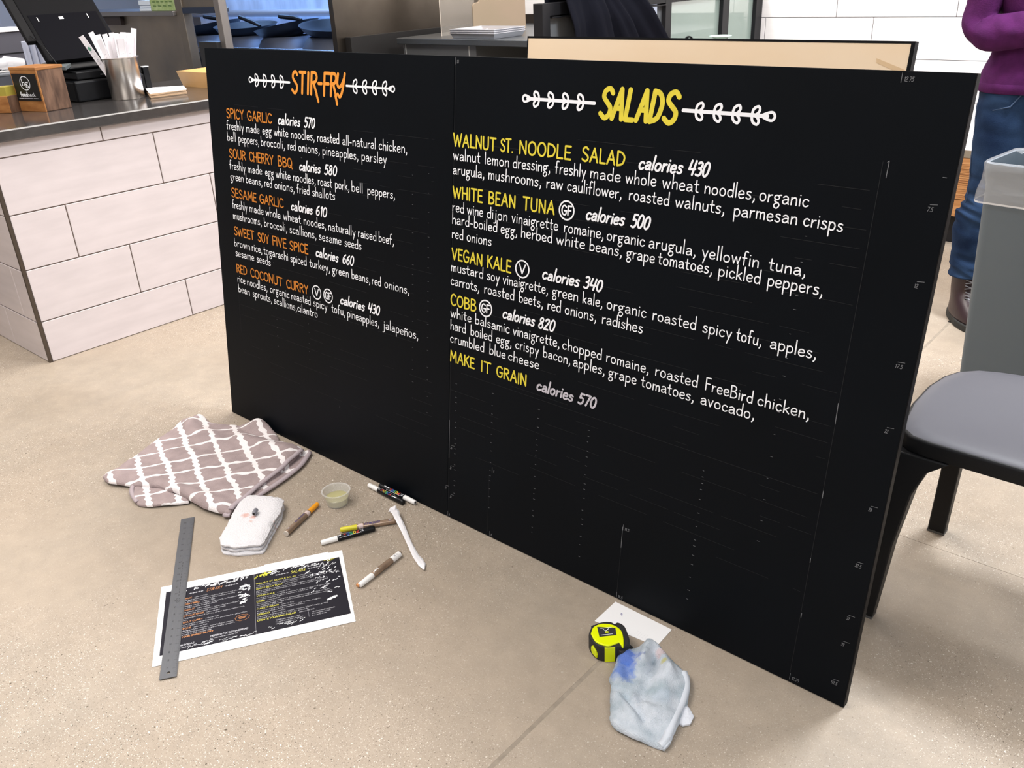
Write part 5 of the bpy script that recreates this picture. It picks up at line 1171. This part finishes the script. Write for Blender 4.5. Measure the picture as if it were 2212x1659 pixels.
MB().box(.0,.27,.0,.35,.002,.006).build('tray_base',M_kr2,ct)
# ================================================================ SECOND COUNTER BEHIND THE TERMINAL
bc=thing('back_counter','dark steel back counter at the far left behind the sales terminal','counter',(-5.2,.9,0))
MB().box(-.3,.85,-.6,1.12,.82,.86).build('worktop',M_steeld,bc,bevel=.003); MB().box(-.28,.83,-.58,1.1,.10,.82).build('cabinet_body',M_steelf,bc)
uq=thing('steel_warmer','wide dark steel appliance with a bright white top strip at the far left','appliance',(-5.0,.9,.86))
MB().box(-.25,.08,-.5,1.08,0,.262).build('housing',mat('dusky_steel',(.16,.16,.19),.35,.8),uq,bevel=.004); MB().box(-.26,.10,-.51,1.09,.262,.275).build('top_strip',mat('white_strip',(.85,.85,.88),.4),uq,bevel=.002); MB().box(.08,.084,-.5,1.08,.16,.166).build('seam_line',M_black,uq)
pr2=thing('receipt_printer','black receipt machine with silver front at the far left edge','printer',(-4.45,1.55,.86))
MB().box(-.16,.06,-.14,.10,0,.10).build('housing',M_black,pr2,bevel=.008); MB().box(.058,.062,-.12,.08,.055,.10).build('front_panel',mat('slate_panel',(.12,.13,.16),.4),pr2,bevel=.001); MB().box(.06,.063,-.06,-.02,.075,.082).build('silver_slot',mat('silver2'),pr2); MB().box(-.165,.064,-.145,.105,.100,.110).build('lid',mat('slate_lid',(.22,.24,.27),.4),pr2,bevel=.003)
ct2=thing('white_cup_pile','pile of white paper cups lying on a white tray on the black machine','cups',(-4.52,1.62,.971))
MB().box(-.05,.055,-.10,.105,0,.006).build('tray',M_wc,ct2,bevel=.002)
rc=random.Random(2)
for i in range(6):
    M=Matrix.Translation((rc.uniform(-.02,.03),-.08+.028*i,.034))@Matrix.Rotation(PI/2+rc.uniform(-.2,.2),4,'X'); MB().lathe([(.020,-.04),(.027,.04),(.029,.04),(.027,.043)],16,M).build('paper_cup',mat('bright_white_cup',(.86,.86,.90),.5),ct2,smooth=True)
for i in range(3):
    g=thing('glass_tumbler','ribbed clear tumbler, '+('leftmost','middle','rightmost')[i]+' of three behind the feedback box','glass',(-4.50+.0*i,1.742+.030*i,.86),0,'tumblers behind the feedback box')
    MB().lathe([(.010,0),(.013,.002),(.0135,.225),(.0145,.23),(.0125,.232),(.011,.228),(.010,.006)],16).build('tumbler_wall',mat('cloudy_glass',(.62,.66,.80),.15,alpha=.7,spec=.8),g,smooth=True)
# ================================================================ KITCHEN PASS AND COOK LINE
ps=thing('steel_pass_rack','stainless pass rack with two posts, high shelf and smeared side panel before the cook line','rack',(-5.17,2.9,0))
MB().box(0,.075,0,.06,.6,1.9).build('post',M_steelf,ps,bevel=.004); MB().box(.42,.475,0,.05,.55,1.9).build('post',mat('pale_post',(.34,.31,.29),.4,.8),ps,bevel=.004)
MB().box(-2.3,.0,-.02,.36,1.128,1.155).build('shelf',mat('shelf_edge_steel',(.30,.29,.29),.35,.9),ps,bevel=.003)
MB().box(-2.3,.0,.02,.05,.45,1.128).build('side_panel',M_steelf,ps)
MB().box(-.95,-.70,-.004,.02,1.075,1.126).build('dark_slot',mat('brown_black',(.025,.017,.017),.5),ps)
MB().box(.075,.42,.01,.05,1.172,1.9).build('header_panel',M_steelf,ps); MB().box(.075,.42,.0,.06,1.140,1.172).build('header_rail',mat('navy_steel',(.03,.045,.085),.4,.5),ps)
MB().box(.235,.43,-.03,.03,.80,.990).build('control_box',mat('control_black',(.02,.02,.022),.45),ps,bevel=.003)
MB().box(.0,.43,.20,.26,.3,.86).build('lower_panel',mat('slate_steel',(.075,.085,.10),.45,.6),ps); MB().box(.18,.5,.18,.2,.62,.72).build('opening',M_black,ps)
MB().box(.05,.30,.14,.20,.862,.882).build('bracket',mat('slate_steel2',(.16,.19,.24),.4,.7),ps)
gb=thing('green_carton','pale green printed carton on the steel shelf above the straws','box',(-5.5,2.93,1.1555))
MB().box(-.01,.31,0,.14,0,.085).build('carton',mat('green_card',(.30,.42,.16),.6,col2=(.42,.52,.26),vs=30),gb,bevel=.002)
inked('print',[[(.02+.05*i,.05),(.055+.05*i,.05)] for i in range(5)]+[[(.02+.06*i,.028),(.06+.06*i,.026)] for i in range(4)],.007,lambda x,y:(x,-.0008,y),mat('green_print',(.13,.22,.07)),gb,disc=0)
wb=single(MB().box(0,.14,0,.12,0,.014).box(.003,.14,.003,.12,.018,.030).box(0,.14,0,.12,.034,.060),'white_carton',mat('white_card_blue',(.70,.78,.88),.6),'flat white cartons beside the pale green carton on the shelf','box',(-5.655,2.93,1.1555),bevel=.001)
rg=thing('wok_range','long steel cooking range with iron burner rings under a bright blue lit hood','range',(-7.2,3.42,0))
MB().box(0,2.86,.03,.85,.10,.862).build('range_body',mat('range_front',(.10,.11,.13),.4,.7),rg)
MB().box(0,2.86,.0,.85,.862,.885).build('range_top',M_steelb,rg,bevel=.003); MB().box(0,2.87,-.012,.02,.885,.902).build('front_rail',mat('bright_rail',(.75,.80,.90),.22,1),rg,bevel=.003)
MB().box(0,2.86,.83,.86,.885,2.05).build('backsplash',M_steelb,rg)
MB().tube([(0,.78,1.067),(2.86,.78,1.067)],.026,12).build('gas_pipe',mat('pipe_steel',(.25,.23,.23),.6,.6),rg,smooth=True)
hd_=thing('extractor_hood','large steel extractor hood above the cooking range','hood',(-7.2,3.3,2.05)); MB().box(0,2.86,0,.98,.05,.5).build('canopy',M_steel,hd_); MB().box(0,2.86,0,.03,0,.05).build('lip',M_steel,hd_)
iron=[(-6.15,3.72,-8,'far left wok, seen through the pass rack opening'),(-5.69,3.70,2,'second wok from the left, partly behind the steel post'),(-5.20,3.70,-9,'third wok, steeply tipped on its burner ring'),(-4.745,3.72,7,'rightmost wok, large and deep beside the steel partition')]
for i,(x,y,tl,lb) in enumerate(iron):
    rgm=MB(); rgm.lathe([(.215,.885),(.19,.93),(.165,.955),(.155,.955),(.175,.925),(.195,.887)],28,c=(x+7.2,y-3.42),cap=False); rgm.build('burner_ring',M_ironb,rg,smooth=True)
    w_=thing('wok','black iron '+lb,'wok',(x,y,.950),0,'woks on the range'); w_.rotation_euler=(0,math.radians(tl),math.radians(20*i))
    w_.rotation_euler=(math.radians(3),math.radians(tl),0)
    MB().lathe([(.09,0),(.15,.012),(.195,.040),(.215,.070),(.220,.072),(.212,.066),(.188,.036),(.14,.012),(.08,.006)],36).build('pan',M_iron,w_,smooth=True,ang=60)
    hx=(.18,.10,.075); 
    if i==3: MB().tube([(.19,.02,.062),(.26,.05,.060),(.36,.10,.055)],[.012,.014,.012],8).build('handle',M_iron,w_,smooth=True)
    else: MB().tube([(.205,-.02,.072),(.15,-.03,.094),(.02,-.05,.128)],[.009,.015,.014],8).build('handle',M_iron,w_,smooth=True)
# partition beside the cook line
pw=struct(MB().box(-4.36,-4.32,3.40,4.96,0,2.6),'wall_kitchen',M_steeld); MB().box(-4.32,-4.27,3.46,4.96,.3,.972).build('lower_ledge',mat('ledge_dark',(.018,.017,.017),.45,.2),pw)
# prep table
pt2=thing('prep_table','long dark steel prep table behind the boards carrying a stack of trays','table',(-4.157,3.714,0))
MB().box(0,1.62,0,1.2,.915,.95).build('table_top',mat('table_steel',(.17,.185,.20),.30,.85,var=.1,vs=3),pt2,bevel=.004)
MB().box(0,.60,.05,.6,.2,.912).build('drawer_unit',mat('drawer_steel',(.30,.31,.32),.4,.7),pt2); MB().box(.02,.024,.046,.05,.2,.91).build('panel_seam',mat('silver2'),pt2); MB().box(.545,.549,.046,.05,.2,.91).build('panel_seam',mat('silver2'),pt2)
MB().box(.60,1.60,.5,.55,.1,.912).build('back_panel',M_black,pt2); MB().box(1.52,1.58,.04,.10,0,.915).build('leg',M_steel,pt2); MB().box(.0,1.62,1.18,1.225,.95,1.005).build('upstand',mat('brown_steel',(.05,.04,.035),.4,.5),pt2)
for k in range(3):
    tr=thing('sheet_tray','shallow aluminium sheet tray, '+('bottom','middle','top')[k]+' one of the stack on the prep table','tray',(-3.70,3.735,.951+.0095*k),0,'sheet trays on the prep table')
    m_=mat('aluminium',(.62,.63,.68),.35,.9); mb=MB(); tray(mb,.31,.235,.026,.012,.006); mb.build('pan',m_,tr); MB().tube([(-.012,-.012,.027),(.322,-.012,.027),(.322,.247,.027),(-.012,.247,.027),(-.012,-.012,.027)],.0032,6).build('rolled_rim',m_,tr)
cn=single(MB().add([(0,0,0),(.03,.01,.0),(.02,.03,.02),(.05,.0,.004),(.045,.03,.0),(.0,.03,.0)],[(0,1,2),(1,3,2),(3,4,2),(4,5,2),(5,0,2)]),'crumpled_tissue',mat('bright_tissue',(.85,.85,.9),.6),'small crumpled white tissue lying in the top sheet tray','tissue',(-3.545,3.80,.978))
ag=thing('acrylic_guard','clear acrylic splash guard standing on the prep table left of the trays','guard',(-3.93,3.87,.95))
MB().prism([(0,0),(.30,0),(.30,.20),(.28,.215),(.02,.215),(0,.195)],-.003,.003,frame((0,0,0),(-.02,1,0),(0,0,1))).build('clear_sheet',mat('clear_acrylic',(.75,.68,.60),.05,alpha=.14,spec=.8),ag)
MB().tube([(0,0,0),(0,0,.19),(0,.02,.212)],.0025,6).build('polished_edge',mat('acrylic_edge',(.50,.44,.38),.3),ag)
bd=thing('tan_panel_board','tall tan cutting board with rounded corner propped on the prep table behind the trays','board',(-3.935,4.15,.95))
MB().prism([(0,0),(.345,0),(.345,.30),(.10,.30),(.04,.168),(.012,.163),(0,.150)],-.008,.008,frame((0,0,0),(.17,.32,0),(0,0,1))).build('board_sheet',mat('tan_board',(.27,.215,.145),.5,col2=(.32,.235,.17),vs=2),bd,bevel=.003)
# ================================================================ BLACK FRAMED GLASS SCREEN
SX=-2.46
gs=thing('glass_screen','black framed glass partition screen with a dark jacket hung over it','screen',(SX,2.985,0))
for y0,y1 in ((0,.050),(.945,1.0),(1.515,1.585),(1.895,1.97)): MB().box(-.025,.025,y0,y1,0,1.158).build('post',M_blackm,gs,bevel=.002)
for z0,z1,y0,y1 in ((1.108,1.157,.002,1.968),(.30,.35,.002,1.968)): MB().box(-.024,.024,y0,y1,z0,z1).build('rail',M_blackm,gs,bevel=.002)
MB().box(-.018,.030,.060,.945,1.098,1.104).build('rail',M_blackm,gs,bevel=.001)
M_gl=mat('green_tinted_glass',(.42,.52,.47),.18,alpha=.52,spec=.6); M_gl2=mat('clear_pane',(.8,.85,.9),.05,alpha=.10,spec=.8)
MB().box(-.003,.003,1.0,1.515,.35,1.112).build('pane',M_gl,gs); MB().box(-.003,.003,1.585,1.895,.35,1.112).build('pane',M_gl,gs); MB().box(-.003,.003,.050,.945,.35,1.108).build('pane',M_gl2,gs)
tb=thing('plastic_tub','pale grey tub with a blue side seen through the near screen pane','tub',(-3.205,4.02,.9505))
MB().box(0,.105,0,.2,0,.10).build('tub_wall',mat('lavender_grey_plastic',(.50,.52,.62),.4),tb,bevel=.004); MB().box(.105,.24,.0,.2,0,.098).build('blue_side',mat('mid_blue_plastic',(.06,.16,.33),.4),tb,bevel=.004)
tb2=thing('white_container','bright white container seen through the screen right of the jacket','container',(-2.78,4.15,.9505))
MB().box(-.10,.11,0,.16,0,.17).build('container_wall',mat('blue_white_plastic',(.66,.70,.85),.4,col2=(.30,.38,.58),vs=14,stretch=(1,1,.2)),tb2,bevel=.006)
lg=thing('low_side_table','small dark side table in front of the glass screen, behind the plywood board','table',(-2.425,4.04,0)); MB().box(0,.30,0,.20,.882,.908).build('table_top',M_steeld,lg)
for x in (.02,.255):
    for y in (.02,.155): MB().box(x,x+.025,y,y+.025,0,.882).build('leg',M_steel,lg)
td=single(MB().lathe([(.020,-.010),(.020,.010),(.012,.010),(.012,-.010),(.020,-.010)],24,Matrix.Translation((0,0,.020))@Matrix.Rotation(PI/2,4,'X'),cap=False),'tape_dispenser',M_black,'small black ring shaped dispenser peeking over the plywood board','dispenser',(-2.395,4.09,.9085),.75,smooth=True)
gp=single(MB().lathe([(.028,0),(.026,.024),(.040,.032),(.055,.037),(.054,.040),(.038,.035),(.020,.030)],28),'glass_plate',mat('pale_green_glass',(.55,.72,.66),.2,alpha=.8),'pale green glass dish peeking over the plywood board edge','plate',(-2.240,4.13,.9085),smooth=True)
# jacket draped over the screen
jk=thing('dark_jacket','dark navy jacket draped over the top of the glass screen','jacket',(SX+.03,3.5,0))
M_jk=mat('navy_cloth',(.006,.0065,.011),.9,spec=.08,bump=.2,bs=60)
mb=MB(); NU,NV=36,26; vs=[];fs=[]
for i in range(NU+1):
    t=i/NU
    for k in range(NV+1):
        s=k/NV; a=-.42+.10*s*0; top_l,top_r=-.40,.06; bot_l,bot_r=-.40,.50
        yl=top_l+(bot_l-top_l)*s; yr=top_r+(bot_r-top_r)*min(1,s*1.5)**1.1; y=yl+(yr-yl)*t
        z=1.235-.03*math.cos(t*9)*(1-s)-.62*s; fold=.022*math.sin(t*21+s*2.5)+.012*math.sin(t*47+1)
        x=.012+.045*min(1,s*4)+fold*(.35+.65*min(1,s*2.2)); vs.append((x,y,z))
for i in range(NU):
    for k in range(NV): a=i*(NV+1)+k; fs.append((a,a+1,a+NV+2,a+NV+1))
mb.add(vs,fs); mb.build('front_drape',M_jk,jk,smooth=True,ang=180,solid=.008)
mb=MB(); vs=[];fs=[]
for i in range(25):
    t=i/24; y=-.40+.46*t
    for k in range(9):
        a=PI*k/8; r=.045+.008*math.sin(t*23+k); vs.append((-.03+r*math.cos(a),y,1.19+(.055+.01*math.sin(t*12))*math.sin(a)))
    vs.append((-.085,y,.75))
n=10
for i in range(24):
    for k in range(n-1): a=i*n+k; fs.append((a,a+1,a+n+1,a+n))
mb.add(vs,fs); mb.build('shoulder_fold',M_jk,jk,smooth=True,ang=180,solid=.008)
